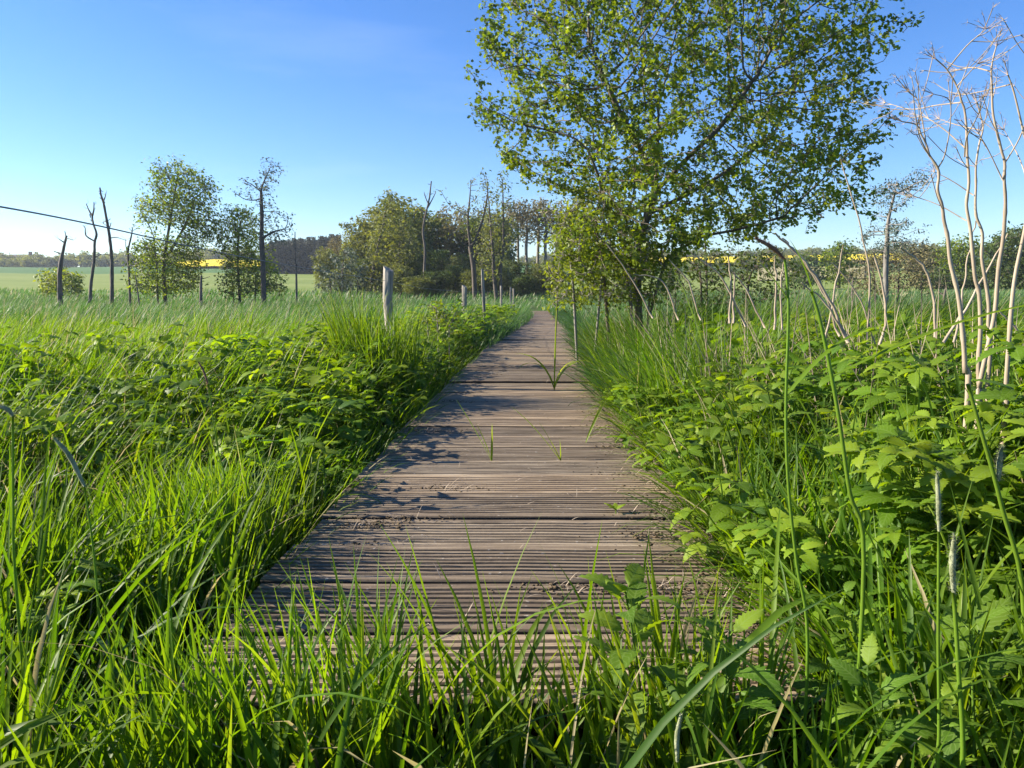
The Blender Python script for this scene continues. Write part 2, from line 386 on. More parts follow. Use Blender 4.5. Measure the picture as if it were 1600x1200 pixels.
patch('crop_field', 'blue-green young crop on the rise at the left', M['crop'], 205, 330, -500, 900)
patch('rapeseed_field', 'bright yellow rapeseed on the far hill between the left trees', M['rape'], 240, 470, 280, 425, .25)
patch('rapeseed_field', 'bright yellow rapeseed on the hill behind the leaning tree', M['rape'], 262, 470, 985, 1420, .25)
patch('pale_field', 'pale stubble field seen right of the leaning tree', M['stubble'], 160, 228, 1180, 1345, .15)

# ------------------------------------------------------------------ boardwalk
_cd = np.array([-2, 1.7, 2.8, 4.5, 7.5, 12.3, 18, 26.6, 36]); _cx = np.array([-.12, -.05, -.01, .02, .12, .37, .72, 1.1, 1.2])
def cx(y): return np.interp(y, _cd, _cx)
DZ, HW = .2, .8
def deck():
    b = Buf(); y = 1.7
    while y < 34:
        pitch = .365; wd = pitch - rng.uniform(.007, .02)
        ng = 8 if y < 16 else 6
        # profile across the plank (along y): flat lands and rounded grooves
        prof = [(0, -.07), (0, -.006), (.006, 0)]
        wear = rng.uniform(.75, 1.2)
        m0 = rng.uniform(.028, .045); g = (wd - 2 * m0) / ng
        for k in range(ng):
            s = m0 + k * g + rng.normal(0, g * .05); q0, q1 = wear * rng.uniform(.5, 1.2), rng.uniform(.8, 1.25)
            prof += [(s + g * .16, 0), (s + g * .26, -.015 * q0), (s + g * (.26 + .24 * q1), -.015 * q0), (s + g * (.38 + .26 * q1), 0)]
        prof += [(wd - .006, 0), (wd, -.006), (wd, -.07)]
        prof = np.array(prof); n = len(prof)
        nx = 14 if y < 12 else 5
        xs = np.linspace(-HW, HW, nx) + 0; e0, e1 = rng.normal(0, .008, 2)
        xs = xs + np.linspace(e0, e1, nx)
        tilt = rng.normal(0, .0035); yaw = rng.normal(0, .0015) + (cx(y + .2) - cx(y - .2)) / -.4 * .0
        lift = rng.normal(0, .005); warp = rng.normal(0, .0006, nx)
        sag = np.interp(y, [0, 6, 12, 20, 36], [0, -.01, .01, -.015, 0])
        V = np.zeros((nx, n, 3)); V[..., 0] = xs[:, None] + cx(y + prof[:, 0])[None]; V[..., 1] = y + prof[:, 0][None] + yaw * xs[:, None] + rng.normal(0, .00015, (nx, n))
        V[..., 2] = DZ + sag + prof[:, 1][None] + lift + warp[:, None] + tilt * xs[:, None]
        i = np.arange(nx - 1)[:, None]; j = np.arange(n - 1)[None]; a = i * n + j
        Q = np.stack([a, a + n, a + n + 1, a + 1], -1).reshape(-1, 4)
        # ends
        Vf = V.reshape(-1, 3)
        T = []
        for s0, fl in ((0, 1), ((nx - 1) * n, -1)):
            for k in range(1, n - 1):
                T.append((s0, s0 + k, s0 + k + 1)[::fl])
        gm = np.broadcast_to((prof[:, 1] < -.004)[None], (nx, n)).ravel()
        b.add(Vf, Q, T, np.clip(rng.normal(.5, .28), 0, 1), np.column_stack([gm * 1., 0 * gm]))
        y += pitch
    return b
bw = thing('boardwalk', (0, 1.7, 0), 'weathered grey boardwalk of grooved planks running into the meadow', 'boardwalk')
mk('deck', deck(), M['deck'], bw, smooth=False)
for s in (-.62, .62):
    b = Buf(); ys = np.arange(1.75, 34, .6)
    V = np.array([[cx(y) + s + dx, y, z] for y in ys for dx, z in ((-.05, .1), (.05, .1), (.05, -.03), (-.05, -.03))]); n = len(ys)
    i = np.arange(n - 1)[:, None]; j = np.arange(4)[None]
    Q = np.stack([i * 4 + j, i * 4 + (j + 1) % 4, (i + 1) * 4 + (j + 1) % 4, (i + 1) * 4 + j], -1).reshape(-1, 4)
    b.add(V, np.vstack([Q, [[0, 1, 2, 3]]])); mk('beam', b, M['beam'], bw)

# litter on the deck: straw curls, soil crumbs
def inside(x, y, m=0): return (np.abs(x - cx(y)) < HW - m) & (y > 1.7) & (y < 34)
b = Buf()
cl = [(-.62, 3.0), (-.5, 3.1), (-.55, 2.75), (.6, 2.9), (.7, 3.2), (.62, 2.35), (.75, 2.3), (.66, 3.9), (.72, 4.6), (.7, 5.3), (.5, 2.32), (-.3, 3.6), (.62, 6.3), (-.6, 6.5), (-.45, 8.6), (.7, 8.0), (.2, 2.35), (-.5, 10.), (.5, 11.), (.75, 2.05), (-.62, 5.1)]
bases = []; 
for (dx, y) in cl:
    n = 16; bases.append(np.column_stack([cx(y) + dx + rng.normal(0, .07, n), y + rng.normal(0, .035, n), np.full(n, DZ + .002)]))
n = 520; yy = 1.75 + 14 * rng.random(n) ** 1.6; bases.append(np.column_stack([cx(yy) + np.where(rng.random(n) < .6, .75 - np.abs(rng.normal(0, .16, n)), rng.uniform(-.78, .78, n)), yy, np.full(n, DZ + .002)]))
bs = np.concatenate(bases); n = len(bs)
blades(b, bs, rng.uniform(.02, .08, n), rng.uniform(.002, .004, n), rng.uniform(0, 6.28, n), rng.uniform(.7, 1.5, n), rng.uniform(0, 1., n), K=3, cols=2)
tag(mk('dry_straw', b, M['straw']), 'curls of dry straw scattered on the planks', 'plant litter', kind='stuff')
b = Buf()
ico = None
def crumb():
    V = np.array([[1, 0, 0], [-1, 0, 0], [0, 1, 0], [0, -1, 0], [0, 0, .7], [0, 0, -.5]], float)
    T = np.array([[0, 2, 4], [2, 1, 4], [1, 3, 4], [3, 0, 4], [2, 0, 5], [1, 2, 5], [3, 1, 5], [0, 3, 5]])
    return V, np.zeros((0, 4), int), T, np.zeros(6), np.zeros((6, 2))
cb = []
for (dx, y) in cl:
    n = 110; cb.append(np.column_stack([cx(y) + dx + rng.normal(0, .11, n), y + .02 + rng.normal(0, .02, n) * (1 + rng.random(n)), np.full(n, DZ - .001)]))
n = 2600; yy = 1.75 + 16 * rng.random(n) ** 1.4; cb.append(np.column_stack([cx(yy) + .8 - np.abs(rng.normal(0, .16, n)), yy, np.full(n, DZ - .001)]))
cb = np.concatenate(cb); cb = cb[inside(cb[:, 0], cb[:, 1], .01)]; n = len(cb)
stamp(b, crumb(), cb, rng.uniform(0, 6, n), rng.normal(0, .4, n), 0, rng.uniform(.002, .0085, n) * (1 + 1.0 * (rng.random(n) < .05)), tint=rng.random(n), zs=.5 + 0 * cb[:, 0])
tag(mk('soil_crumbs', b, M['debris']), 'dark moss and soil crumbs lodged on the deck', 'plant litter', kind='stuff')

# ------------------------------------------------------------------ grass
def scatter(n_per, y0, y1, side=1.12, pad=1.2, xr=None):
    """random points in the view wedge between y0 and y1, n_per per square unit"""
    w0 = lambda y: side * .666 * y + pad
    area = (w0(y0) + w0(y1)) * (y1 - y0); n = int(area * n_per)
    y = rng.uniform(y0, y1, int(n * 1.9)); x = rng.uniform(-1, 1, len(y)) * w0(y1)
    k = np.abs(x) < w0(y); x, y = x[k][:n], y[k][:n]
    return x, y
WIND = 0.0
def wind_az(n, spread=.9): return rng.normal(WIND, spread, n)

def put_grass(buf, x, y, H, Wd, K, cols, lean=(.05, .35), bend=(.2, 1.1), spread=.9, tint=None, azm=None, flop=.12):
    n = len(x)
    az = wind_az(n, spread) if azm is None else azm
    z = terrain(x, y)
    th1 = rng.uniform(*bend, n); fl = rng.random(n) < flop; th1 = np.where(fl, th1 + rng.uniform(.6, 1.5, n), th1)
    blades(buf, np.column_stack([x, y, z]), H, Wd, az, rng.uniform(*lean, n), th1, K=K, cols=cols, twist=rng.normal(0, .7, n),
           tint=np.clip(rng.beta(2.2, 2.2, n) if tint is None else tint, 0, 1))

def off(x, y): return x - cx(y)
def tuft_amp(x, y): return .5 + .5 * fnoise(x, y, 2.1)
def dry(n, frac):    # a share of straw-coloured blades
    t = np.clip(rng.beta(2.2, 2.2, n), 0, .94); k = rng.random(n) < frac; t[k] = rng.uniform(.975, 1, k.sum()); return t

# --- near grass, both sides of the walk
bL = Buf(); 
x, y = scatter(1500, .75, 3.4)
s = off(x, y)
p = np.where(s < -.82, .78, np.where(s > .82, .95, np.where(y < 1.66, .72, 0)))
p = p * np.clip(.55 + .75 * fnoise(x, y, 3.3), .1, 1)
p = np.where((s < -.8) & (s > -2.4) & (y > 2.5) & (y < 3.4) & ~((s > -1.5) & (s < -.95) & (y < 3.1)), p * .35, p)
k = (rng.random(len(x)) < p) & (np.hypot(x, y) > .95); x, y = x[k], y[k]; s = s[k]; n = len(x)
H = rng.uniform(.3, .78, n) * np.where(s < -.8, .92, np.where(s > .8, 1.08, .8)) * (.75 + .35 * tuft_amp(x, y))
H = np.where((s > -.8) & (s < .8), H * np.clip(1.15 - .25 * np.abs(s + .25), .6, 1.2), H)
front = y < 1.66
H = np.where((np.abs(s) < .8) & (y > 1.3), H * rng.uniform(.95, 1.25, n), H); H = np.where((y < 1.25), np.minimum(H, .62), H)
az = np.where(s < -.8, rng.normal(.5, 1.3, n), rng.normal(0.4, 1.6, n))
put_grass(bL, x, y, H, rng.uniform(.008, .021, n), 6, 3, lean=(.02, .32), bend=(.1, .95), azm=az, tint=dry(n, .025), flop=.12)
# broad arching blades
x, y = scatter(34, .95, 3.2); s = off(x, y); k = ((np.abs(s) > .85) | (y < 1.6)); x, y = x[k], y[k]; n = len(x)
put_grass(bL, x, y, rng.uniform(.5, .95, n), rng.uniform(.014, .024, n), 9, 3, lean=(.1, .4), bend=(.8, 2.0), spread=1.4, flop=.3)
n = 1500; y = 1.7 + 6 * rng.random(n) ** 1.2; x = cx(y) + .82 + rng.uniform(0, .2, n)
put_grass(bL, x, y, rng.uniform(.25, .7, n), rng.uniform(.006, .013, n), 6, 3, azm=rng.normal(3.1, .8, n), lean=(.1, .6), bend=(.5, 1.7), tint=dry(n, .05))
n = 700; y = 1.7 + 7 * rng.random(n); x = cx(y) - .82 - rng.uniform(0, .15, n)
put_grass(bL, x, y, rng.uniform(.2, .5, n), rng.uniform(.006, .012, n), 6, 3, azm=rng.normal(0, .9, n), lean=(.1, .6), bend=(.4, 1.5), tint=dry(n, .05))
tag(mk('tall_grass', bL, M['grass']), 'long bright grass in front of the boardwalk and along its near edges', 'grass', kind='stuff')

# --- mid grass
bM = Buf()
x, y = scatter(760, 3.2, 12); s = off(x, y)
pl = np.where(s < 0, np.where(s > -.84, 0, np.where(s > -2.6 + .5 * fnoise(x, y, .9), .42, .97)), np.where(s < .84, 0, np.where((y < 4.6) & (s < 3.2), 1.1, 1.0)))
k = rng.random(len(x)) < pl * np.clip(.75 + .35 * fnoise(x, y, 1.6, 2), .25, 1); x, y, s = x[k], y[k], s[k]; n = len(x)
H = rng.uniform(.35, .72, n) * (.72 + .4 * tuft_amp(x, y)) * np.where(s > 0, np.interp(y, [3.2, 5, 6.5], [1.1, 1.45, 1.6]), 1.12) * np.where((s > 0) & (y > 5), np.interp(s, [.8, 1.05], [.72, 1]), np.interp(np.abs(s), [.8, 1.5], [.55, 1]))
az = np.where(s > 0, np.where(s < 1.5, rng.normal(2.6, 1.0, n), rng.normal(.1, .7, n)), rng.normal(0, .8, n))
put_grass(bM, x, y, H, rng.uniform(.007, .014, n), 5, 2, lean=(.1, .5), bend=(.3, 1.2), azm=az, tint=dry(n, .03))
tag(mk('meadow_grass', bM, M['grass']), 'wind-bent green meadow grass either side of the walk', 'grass', kind='stuff')

# --- far grass
bF = Buf()
x, y = scatter(130, 12, 26); s = off(x, y); k = (np.abs(s) > .82); x, y, s = x[k], y[k], s[k]; n = len(x)
hh = (.72 + .24 * fnoise(x, y, .5)) * np.where((s > 0) & (y < 17), np.interp(s, [.8, 1.1], [1, 1.25]), np.interp(np.abs(s), [.8, 1.6], [.6, 1]))
put_grass(bF, x, y, rng.uniform(.5, 1, n) * hh, rng.uniform(.012, .02, n), 4, 2, lean=(.1, .55), bend=(.2, 1.1), tint=dry(n, .05), spread=.7)
x, y = scatter(42, 26, 48); s = off(x, y); k = (np.abs(s) > .8 - .03 * (y - 26)); x, y, s = x[k], y[k], s[k]; n = len(x)
put_grass(bF, x, y, rng.uniform(.5, 1, n) * (.72 + .25 * fnoise(x, y, .3)), rng.uniform(.018, .032, n), 3, 2, lean=(.1, .5), bend=(.2, .9), tint=dry(n, .07), spread=.7)
x, y = scatter(10, 48, 78); n = len(x)
put_grass(bF, x, y, rng.uniform(.3, .8, n) * (.75 + .3 * fnoise(x, y, .2)), rng.uniform(.04, .08, n), 2, 2, tint=dry(n, .1), spread=.7)
n = 3600; y = 6. + 22 * rng.random(n); x = cx(y) + rng.uniform(.8, 1.15, n)
put_grass(bF, x, y, rng.uniform(.35, .85, n), rng.uniform(.009, .018, n), 5, 2, azm=rng.normal(3.1, .7, n), lean=(.2, .7), bend=(.5, 1.5), tint=rng.uniform(.3, .93, n))
n = 1500; y = 14 + 16 * rng.random(n); x = cx(y) - rng.uniform(.8, 1.1, n)
put_grass(bF, x, y, rng.uniform(.3, .7, n), rng.uniform(.01, .018, n), 4, 2, azm=rng.normal(0, .8, n), lean=(.1, .5), bend=(.3, 1.2), tint=rng.uniform(.3, .93, n))
n = 2600; y = 12 + 22 * rng.random(n) ** .8; sg = np.where(rng.random(n) < .62, 1, -1); wv = .1 + .32 * sm(12, 27, y) * (1 + .4 * fnoise(y, y * 0, 1.1)); x = cx(y) + sg * (.8 - np.abs(wv) * rng.random(n))
blades(bF, np.column_stack([x, y, np.full(n, DZ - .01)]), rng.uniform(.08, .32, n), rng.uniform(.01, .018, n), rng.uniform(0, 6.28, n), rng.uniform(.1, .7, n), rng.uniform(.2, 1.2, n), K=4, cols=2, tint=rng.uniform(.3, .93, n))
tag(mk('reed_grass', bF, M['reed']), 'blue-green tall grass filling the far meadow', 'grass', kind='stuff')

# ------------------------------------------------------------------ broadleaf plants
def add_proto(buf, proto, loc, **kw): stamp(buf, proto, np.array([loc]), **kw)
def leafset(hi):
    if hi: return [leaf(1, .52, 14, .22, .045, .25, d) for d in (.2, .45, .7)]
    return [leaf(1, .5, 6, .0, .0, .3, d, cols=3) for d in (.2, .5, .8)]
LH, LL = leafset(True), leafset(False)
LN = [leaf(1, .5, 16, .26, .035, .22, d, shape=.3) for d in (.3, .55, .8)]
def nettle(H=.6, hi=True, leaves=None, stem=None, seed=0, big=1.0):
    r = np.random.default_rng(seed); b = Buf() if leaves is None else leaves; sb = b if stem is None else stem
    lean = r.normal(0, .10, 2) + [.05, 0]
    nn = (11 if stem is not None else 9) if hi else 6; z = np.linspace(0, H, 8)
    path = np.column_stack([lean[0] * z * z / H * 1.2, lean[1] * z * z / H, z]); 
    tube(sb, path, np.linspace(.005, .002, 8), 5 if hi else 3, tint=.3)
    for k in range(nn):
        f = .18 + .8 * (k / (nn - 1)) ** (.65 if stem is not None else .9); zz = f * H; pos = np.array([lean[0] * zz * zz / H * 1.2, lean[1] * zz * zz / H, zz])
        L = H * .2 * big * (.55 + .9 * math.sin(math.pi * min(1, f * .93)) ** .8) * r.uniform(.85, 1.15)
        for q in (0, 1):
            yaw = k * math.pi / 2 + q * math.pi + r.normal(0, .25)
            pitch = .75 * f * f + .1 + r.normal(0, .15)
            pet = L * .25; e = pos + pet * np.array([math.cos(yaw) * math.cos(pitch), math.sin(yaw) * math.cos(pitch), math.sin(pitch)])
            if hi: tube(sb, [pos, e], .0016, 3, tint=.5)
            add_proto(b, (LN if hi else LL)[r.integers(3)], e, yaw=yaw, pitch=pitch - .1, roll=r.normal(0, .3), scale=L, tint=np.clip(.3 + .45 * f + r.normal(0, .15), 0, 1))
    return b.arr() if leaves is None else None
def bramble(H=.5, hi=True, seed=0, n_l=8, five=False, lf=.2):
    r = np.random.default_rng(seed); b = Buf()
    az = r.uniform(0, 6.28); z = np.linspace(0, 1, 9)
    spread = r.uniform(.15, .45) * H
    path = np.column_stack([np.cos(az) * spread * z ** 1.8, np.sin(az) * spread * z ** 1.8, H * np.sin(z * 1.45)])
    tube(b, path, np.linspace(.0045, .002, 9), 5 if hi else 3, tint=.9)
    LS = LH if hi else LL
    for k in range(n_l):
        f = .22 + .78 * k / (n_l - 1); pos = np.array([np.interp(f, z, path[:, i]) for i in range(3)])
        yaw = k * 2.4 + r.normal(0, .3); pitch = r.uniform(.15, .75); pet = H * .16 * r.uniform(.7, 1.3)
        e = pos + pet * np.array([math.cos(yaw) * math.cos(pitch), math.sin(yaw) * math.cos(pitch), math.sin(pitch)])
        if hi: tube(b, [pos, (pos + e) / 2 + [0, 0, .004], e], .0015, 3, tint=.8)
        L = H * lf * r.uniform(.6, 1.3) * (1.1 - .35 * abs(f - .5)); tt = np.clip(.35 + .4 * f + r.normal(0, .18), 0, 1)
        for dy, sc_, rl in ([(0, 1.15, 0), (1.15, .85, .2), (-1.15, .85, -.2)] + ([(2.1, .7, .2), (-2.1, .7, -.2)] if five else [])):
            add_proto(b, LS[r.integers(3)], e, yaw=yaw + dy, pitch=.12 + r.normal(0, .22), roll=rl + r.normal(0, .25), scale=L * sc_, tint=2. if r.random() < .012 else np.clip(tt + r.normal(0, .06), 0, 1))
    return b.arr()
NH = [nettle(.6, True, seed=s, big=.72) for s in range(4)]; NL = [nettle(.55, False, seed=s) for s in range(3)]
BH = [bramble(.5, True, seed=s, five=s % 2 == 0, n_l=7 + s % 4) for s in range(6)]; BT = [bramble(.72, True, seed=40 + s, five=True, n_l=13, lf=.14) for s in range(5)]; BL = [bramble(.5, False, seed=s, n_l=7) for s in range(4)]
def strew(buf, protos, x, y, lo, hi, zoff=0.):
    z = terrain(x, y) + zoff; idx = rng.integers(0, len(protos), len(x)); n = len(x)
    yaw = rng.uniform(0, 6.28, n); s_ = rng.uniform(lo, hi, n); pt = rng.normal(0, .12, n); rl = rng.normal(0, .12, n)
    for k, pr in enumerate(protos):
        m = idx == k
        if m.any(): stamp(buf, pr, np.column_stack([x, y, z])[m], yaw[m], pt[m], rl[m], s_[m], tadd=rng.normal(0, .14, m.sum()))
# left bank
b = Buf()
def band(n, y0, y1, s0, s1, pw=1.): 
    y = y0 + (y1 - y0) * rng.random(n) ** pw; s = rng.uniform(s0, s1, n); return cx(y) + s, y
x, y = band(230, 2.6, 5.2, -3.4, -1.0); k = ~((off(x, y) > -1.55) & (y < 3.1)) & (fnoise(x, y, 2.3, 3) > -.15); x, y = x[k], y[k]; strew(b, BH, x, y, .7, 1.08)
x, y = band(46, 2.9, 5.2, -1.12, -.92); strew(b, BH, x, y, .5, .72)
x, y = band(90, 4.8, 9., -1.6, -.95); strew(b, BH, x, y, .7, .95)
x, y = band(400, 5, 12, -2.5, -1.1); k = fnoise(x, y, 1.7, 3) > -.1; x, y = x[k], y[k]; strew(b, BL, x, y, .75, 1.1)
x, y = band(240, 12, 24, -2.0, -.95); strew(b, BL, x, y, .8, 1.35)
x, y = band(50, 4.0, 7.5, -5.5, -3.0); strew(b, BL, x, y, .9, 1.25)
x, y = band(14, 1.3, 2.4, -1.9, -1.1); strew(b, BH, x, y, .5, .8)
tag(mk('brambles', b, M['bramble']), 'low bright-leaved brambles along the left edge of the boardwalk', 'undergrowth', kind='stuff')
# right bank
b = Buf()
x, y = band(115, 1.9, 5.0, 1.15, 3.6); strew(b, BT, x, y, .65, 1.05)
x, y = band(90, 2.1, 6.5, .8, 1.15); strew(b, BH, x, y, .6, 1.0)
x, y = band(35, 1.1, 1.9, 1.0, 1.9); strew(b, BH, x, y, .6, .95)
x, y = band(46, 1.65, 2.35, 1.15, 2.1); strew(b, BT, x, y, .82, 1.02)
x, y = band(110, 4.5, 9, 1.6, 5.5); strew(b, BL, x, y, .9, 1.3)
x, y = band(40, 5.0, 9, .98, 1.3); strew(b, BL, x, y, .6, .9)
tag(mk('bramble_thicket', b, M['bramble']), 'dense pleated-leaf thicket crowding the right edge of the boardwalk', 'undergrowth', kind='stuff')
b = Buf()
x, y = band(130, 1.3, 4.4, 1.15, 3.4); strew(b, NH, x, y, .85, 1.25)
x, y = band(10, 1.2, 1.62, .45, 1.0); strew(b, NH, x, y, .55, .8)
x, y = band(90, 4.2, 8, 1.3, 5.0); strew(b, NL, x, y, .9, 1.3)
tag(mk('nettles', b, M['nettle']), 'stinging nettles standing in the right foreground thicket', 'undergrowth', kind='stuff')

# the named nettle at the front of the deck
def nettle_plant(base, H, seed, label, rz=0, big=1.):
    t = thing('nettle_plant', base, label, 'nettle')
    l, s_ = Buf(), Buf(); nettle(H, True, l, s_, seed, big); 
    for bb, nm, mt in ((l, 'leaves', M['nettle']), (s_, 'stem', M['stem'])):
        V, Q, T, tt, u = bb.arr(); c, s = math.cos(rz), math.sin(rz); V = V @ np.array([[c, s, 0], [-s, c, 0], [0, 0, 1]]) + np.array(base)
        mk(nm, (V, Q, T, tt, u), mt, t)
    return t
p = P(1030, 1150, 1.5)
nettle_plant((p[0] - .02, 1.5, 0), .52, 11, 'large dark nettle with a pointed top in front of the deck', 1.1, 1.0)
nettle_plant((.42, 1.42, 0), .46, 12, 'shorter nettle beside the large one at the deck end', .3, 1.0)
nettle_plant((.85, 1.3, 0), .52, 14, 'nettle with spread leaves at the lower right', 2., 1.)

# blades and sprigs growing through the deck
def sprig(px, py, h, blist, label, name='grass_sprig', cat='grass sprig'):
    ang = math.atan((py - 600) / FPX) + PITCH; d = (CAMZ - DZ) / math.tan(ang); p = P(px, py, d); p[2] = DZ - .01
    b = Buf()
    for (az, H, th0, th1, wd) in blist:
        blades(b, np.array([p]), H * h, wd, az, th0, th1, K=8, cols=3, tint=np.array([rng.uniform(.86, .95)]), twist=.9)
    o = mk(name, b, M['grass'], origin=p); return tag(o, label, cat)
sprig(768, 718, .27, [(2.9, 1.5, .5, .1, .012), (1.5, .8, .1, .2, .016), (3.3, .9, .3, .2, .008)], 'thin grass sprig with one long blade leaning left, through the mid deck')
sprig(876, 718, .33, [(2.7, 1.3, .7, .3, .02), (2.4, .8, .6, .2, .02), (1.8, .4, .1, .2, .01)], 'broad-bladed grass sprig right of the thin sprig on the deck')
sprig(866, 608, .58, [(1.2, 1.5, .03, .1, .016), (3.3, 1., .3, 1.4, .03), (.1, 1.05, .3, 2.2, .03), (3.0, .9, .2, 2.3, .03), (-.9, 1.1, .3, 2.2, .035)], 'tall grass shoot with drooping blades on the far deck')
sprig(915, 690, .33, [(.6, 1.2, .5, .2, .012), (.9, .9, .6, .2, .012)], 'two slanting grass blades near the right side of the deck')
sprig(960, 690, .33, [(.5, 1.1, .7, .3, .018), (.3, .8, .8, .3, .016)], 'slanting grass blades furthest right on the deck')
p = P(962, 806, 3.2); p[2] = DZ - .004; p[0] = P(962, 806, 3.2)[0]
b = Buf()
for yaw, l_ in ((.4, .055), (1.5, .05), (2.6, .06), (3.6, .04)): add_proto(b, LH[0], p + [0, 0, .02], yaw=yaw, pitch=.5, scale=l_, tint=.9)
tube(b, [p, p + [0, 0, .022]], .002, 5)
tag(mk('seedling', b, M['bramble'], origin=p), 'tiny three-leaved seedling on the bare planks', 'seedling')
# bramble shoots hanging over the right edge
for (px, d, seed, hh, lab) in ((1075, 2.75, 21, .55, 'bramble shoot with ribbed leaves reaching over the right deck edge'), (1045, 3.6, 22, .55, 'leafy shoot over the right deck edge beyond the ribbed one')):
    p = P(px, 800, d); base = np.array([cx(d) + .95, d, .05]); b = Buf(); s_ = Buf()
    tip = np.array([cx(d) + .62, d - .05, DZ + .12]); mid = np.array([cx(d) + .84, d, .45])
    path = smooth_path([base, mid, tip], 6); tube(s_, path, np.linspace(.004, .002, len(path)), 5, tint=.9)
    for k in range(3, len(path), 2):
        for q in (-1, 0, 1):
            add_proto(b, LH[k % 3], path[k], yaw=math.pi + q * 1.1 + rng.normal(0, .2), pitch=.2 + rng.normal(0, .2), roll=q * .3, scale=.105, tint=rng.uniform(.5, .95))
    t = thing('bramble_shoot', base, lab, 'bramble'); mk('stem', s_, M['redstem'], t); mk('leaves', b, M['bramble'], t)

# the bushy grass tuft at the left deck edge and its neighbours
def tuft(cxp, cyp, n, r, H, label, bend=(.1, .8)):
    a = rng.uniform(0, 6.28, n); rr = r * np.sqrt(rng.random(n)); x = cxp + rr * np.cos(a); y = cyp + rr * np.sin(a)
    b = Buf(); blades(b, np.column_stack([x, y, terrain(x, y)]), rng.uniform(.6, 1, n) * H, rng.uniform(.008, .015, n), rng.normal(2.6, 1.3, n), rng.uniform(.02, .3, n), rng.uniform(*bend, n), K=7, cols=3, twist=rng.normal(0, .6, n), tint=rng.uniform(.35, .93, n))
    return tag(mk('grass_tuft', b, M['grass'], origin=(cxp, cyp, 0)), label, 'grass tuft')
tuft(-1.12, 2.75, 420, .26, .68, 'dense bright grass tuft against the left deck edge')
tuft(-1.62, 2.2, 260, .24, .66, 'long loose grass tuft at the lower left')
tuft(-.32, 1.5, 110, .14, .66, 'upright grass tuft in front of the left half of the deck')
tuft(-.05, 1.5, 26, .12, .72, 'sparse tall grass tuft before the middle of the deck')

tuft(-1.12, 6.6, 520, .36, 1.12, 'tall grass clump hiding the foot of the nearest fence post')
tuft(.33, 1.52, 120, .2, .62, 'short grass tuft in front of the right half of the deck')
tuft(-.62, 1.45, 150, .16, .6, 'leaning grass tuft at the left corner of the deck end')
# ------------------------------------------------------------------ grass stems with seed heads
def to_ground(pts, d): return [np.array([pts[0][0], pts[0][1], 0])] + list(pts) if pts[0][2] > .03 else list(pts)
def seedstem(stem, head, d, rpx, label, mat_head='head_grey', leafs=(), hr=2.2):
    pts = [P(x, y, d) for x, y in stem]; pts = to_ground(pts, d); r = rpx / FPX * d / 2 * .72
    t = thing('seed_grass', (pts[0][0], pts[0][1], 0), label, 'grass stem'); path = smooth_path(pts, 5)
    b = Buf(); tube(b, path, np.linspace(r * 1.15, r * .8, len(path)), 7, tint=.55); mk('stem', b, M['stem'], t)
    if head:
        hp = smooth_path([P(x, y, d) for x, y in head], 8); n = len(hp); f = np.linspace(0, 1, n)
        hb = Buf(); rad = r * hr * np.sin(np.pi * (.12 + .8 * f)) ** .6; tube(hb, hp, rad, 8, jitter=.18)
        m = 420; k = rng.random(m); c = np.array([[np.interp(q, f, hp[:, i]) for i in range(3)] for q in k]); dr = norm(rng.normal(0, 1, (m, 3)))
        c = c + dr * np.interp(k, f, rad)[:, None] * .7
        blades(hb, c, r * 2.2, r * .22, np.arctan2(dr[:, 1], dr[:, 0]), np.arccos(np.clip(dr[:, 2], -1, 1)) * .7, 0, K=2, cols=2)
        mk('seed_head', hb, M[mat_head], t)
    if leafs:
        for (x, y, az, H, th0, th1, wd) in leafs:
            lb = Buf(); blades(lb, np.array([P(x, y, d)]), H, wd, az, th0, th1, K=9, tint=np.array([.7])); mk('blade', lb, M['grass'], t)
seedstem([(1262, 1010), (1245, 880), (1232, 760), (1228, 640), (1232, 500), (1230, 440), (1226, 405)], [(1226, 405), (1205, 386), (1180, 372)], 1.45, 7, 'tallest grass stem with a bent brown seed head', 'head_brown', [(1229, 466, 2.8, .09, .6, .1, .012), (1228, 620, 0.4, .3, .8, .8, .014)], 1.25)
seedstem([(1350, 880), (1328, 770), (1312, 660), (1296, 570), (1280, 495), (1268, 455)], None, 1.5, 9, 'thick green grass stem leaning left with a sheathed tip', leafs=[(1270, 462, 2.9, .12, .3, .3, .014), (1300, 590, 0, .5, 1.1, .4, .02)])
seedstem([(1466, 1190), (1466, 1000), (1467, 830)], [(1467, 830), (1466, 780), (1464, 738)], 1.25, 8, 'upright yellow-green stem with a slim grey seed head at the right', hr=1.3)
seedstem([(1504, 1210), (1498, 1050), (1490, 925)], [(1490, 925), (1488, 880), (1491, 838)], 1.2, 11, 'stout yellow-green stem with a short pale head, right of the slim one', hr=1.25)
seedstem([(1062, 1250), (1058, 1190)], [(1058, 1190), (1058, 1150), (1064, 1116)], 1.25, 5, 'short pale foxtail head at the bottom edge', hr=2.2)
seedstem([(150, 900), (132, 760)], [(132, 760), (108, 712), (84, 684)], 1.7, 5, 'grey foxtail head bowed to the left in the left grass', hr=2.)
seedstem([(24, 900), (21, 800), (20, 650)], [(20, 650), (12, 640), (-8, 632)], 1.6, 6, 'straight pale stem at the far left edge', hr=1.6)
seedstem([(1600, 960), (1565, 790), (1535, 680), (1512, 600)], [(1560, 752), (1562, 722), (1565, 700)], 1.5, 10, 'green stem leaning left below the dry stalks', hr=1.1)
seedstem([(352, 760), (340, 700), (325, 600)], [(325, 600), (318, 580), (310, 566)], 2.6, 3, 'dark slender grass head rising from the brambles', 'head_brown', hr=1.6)

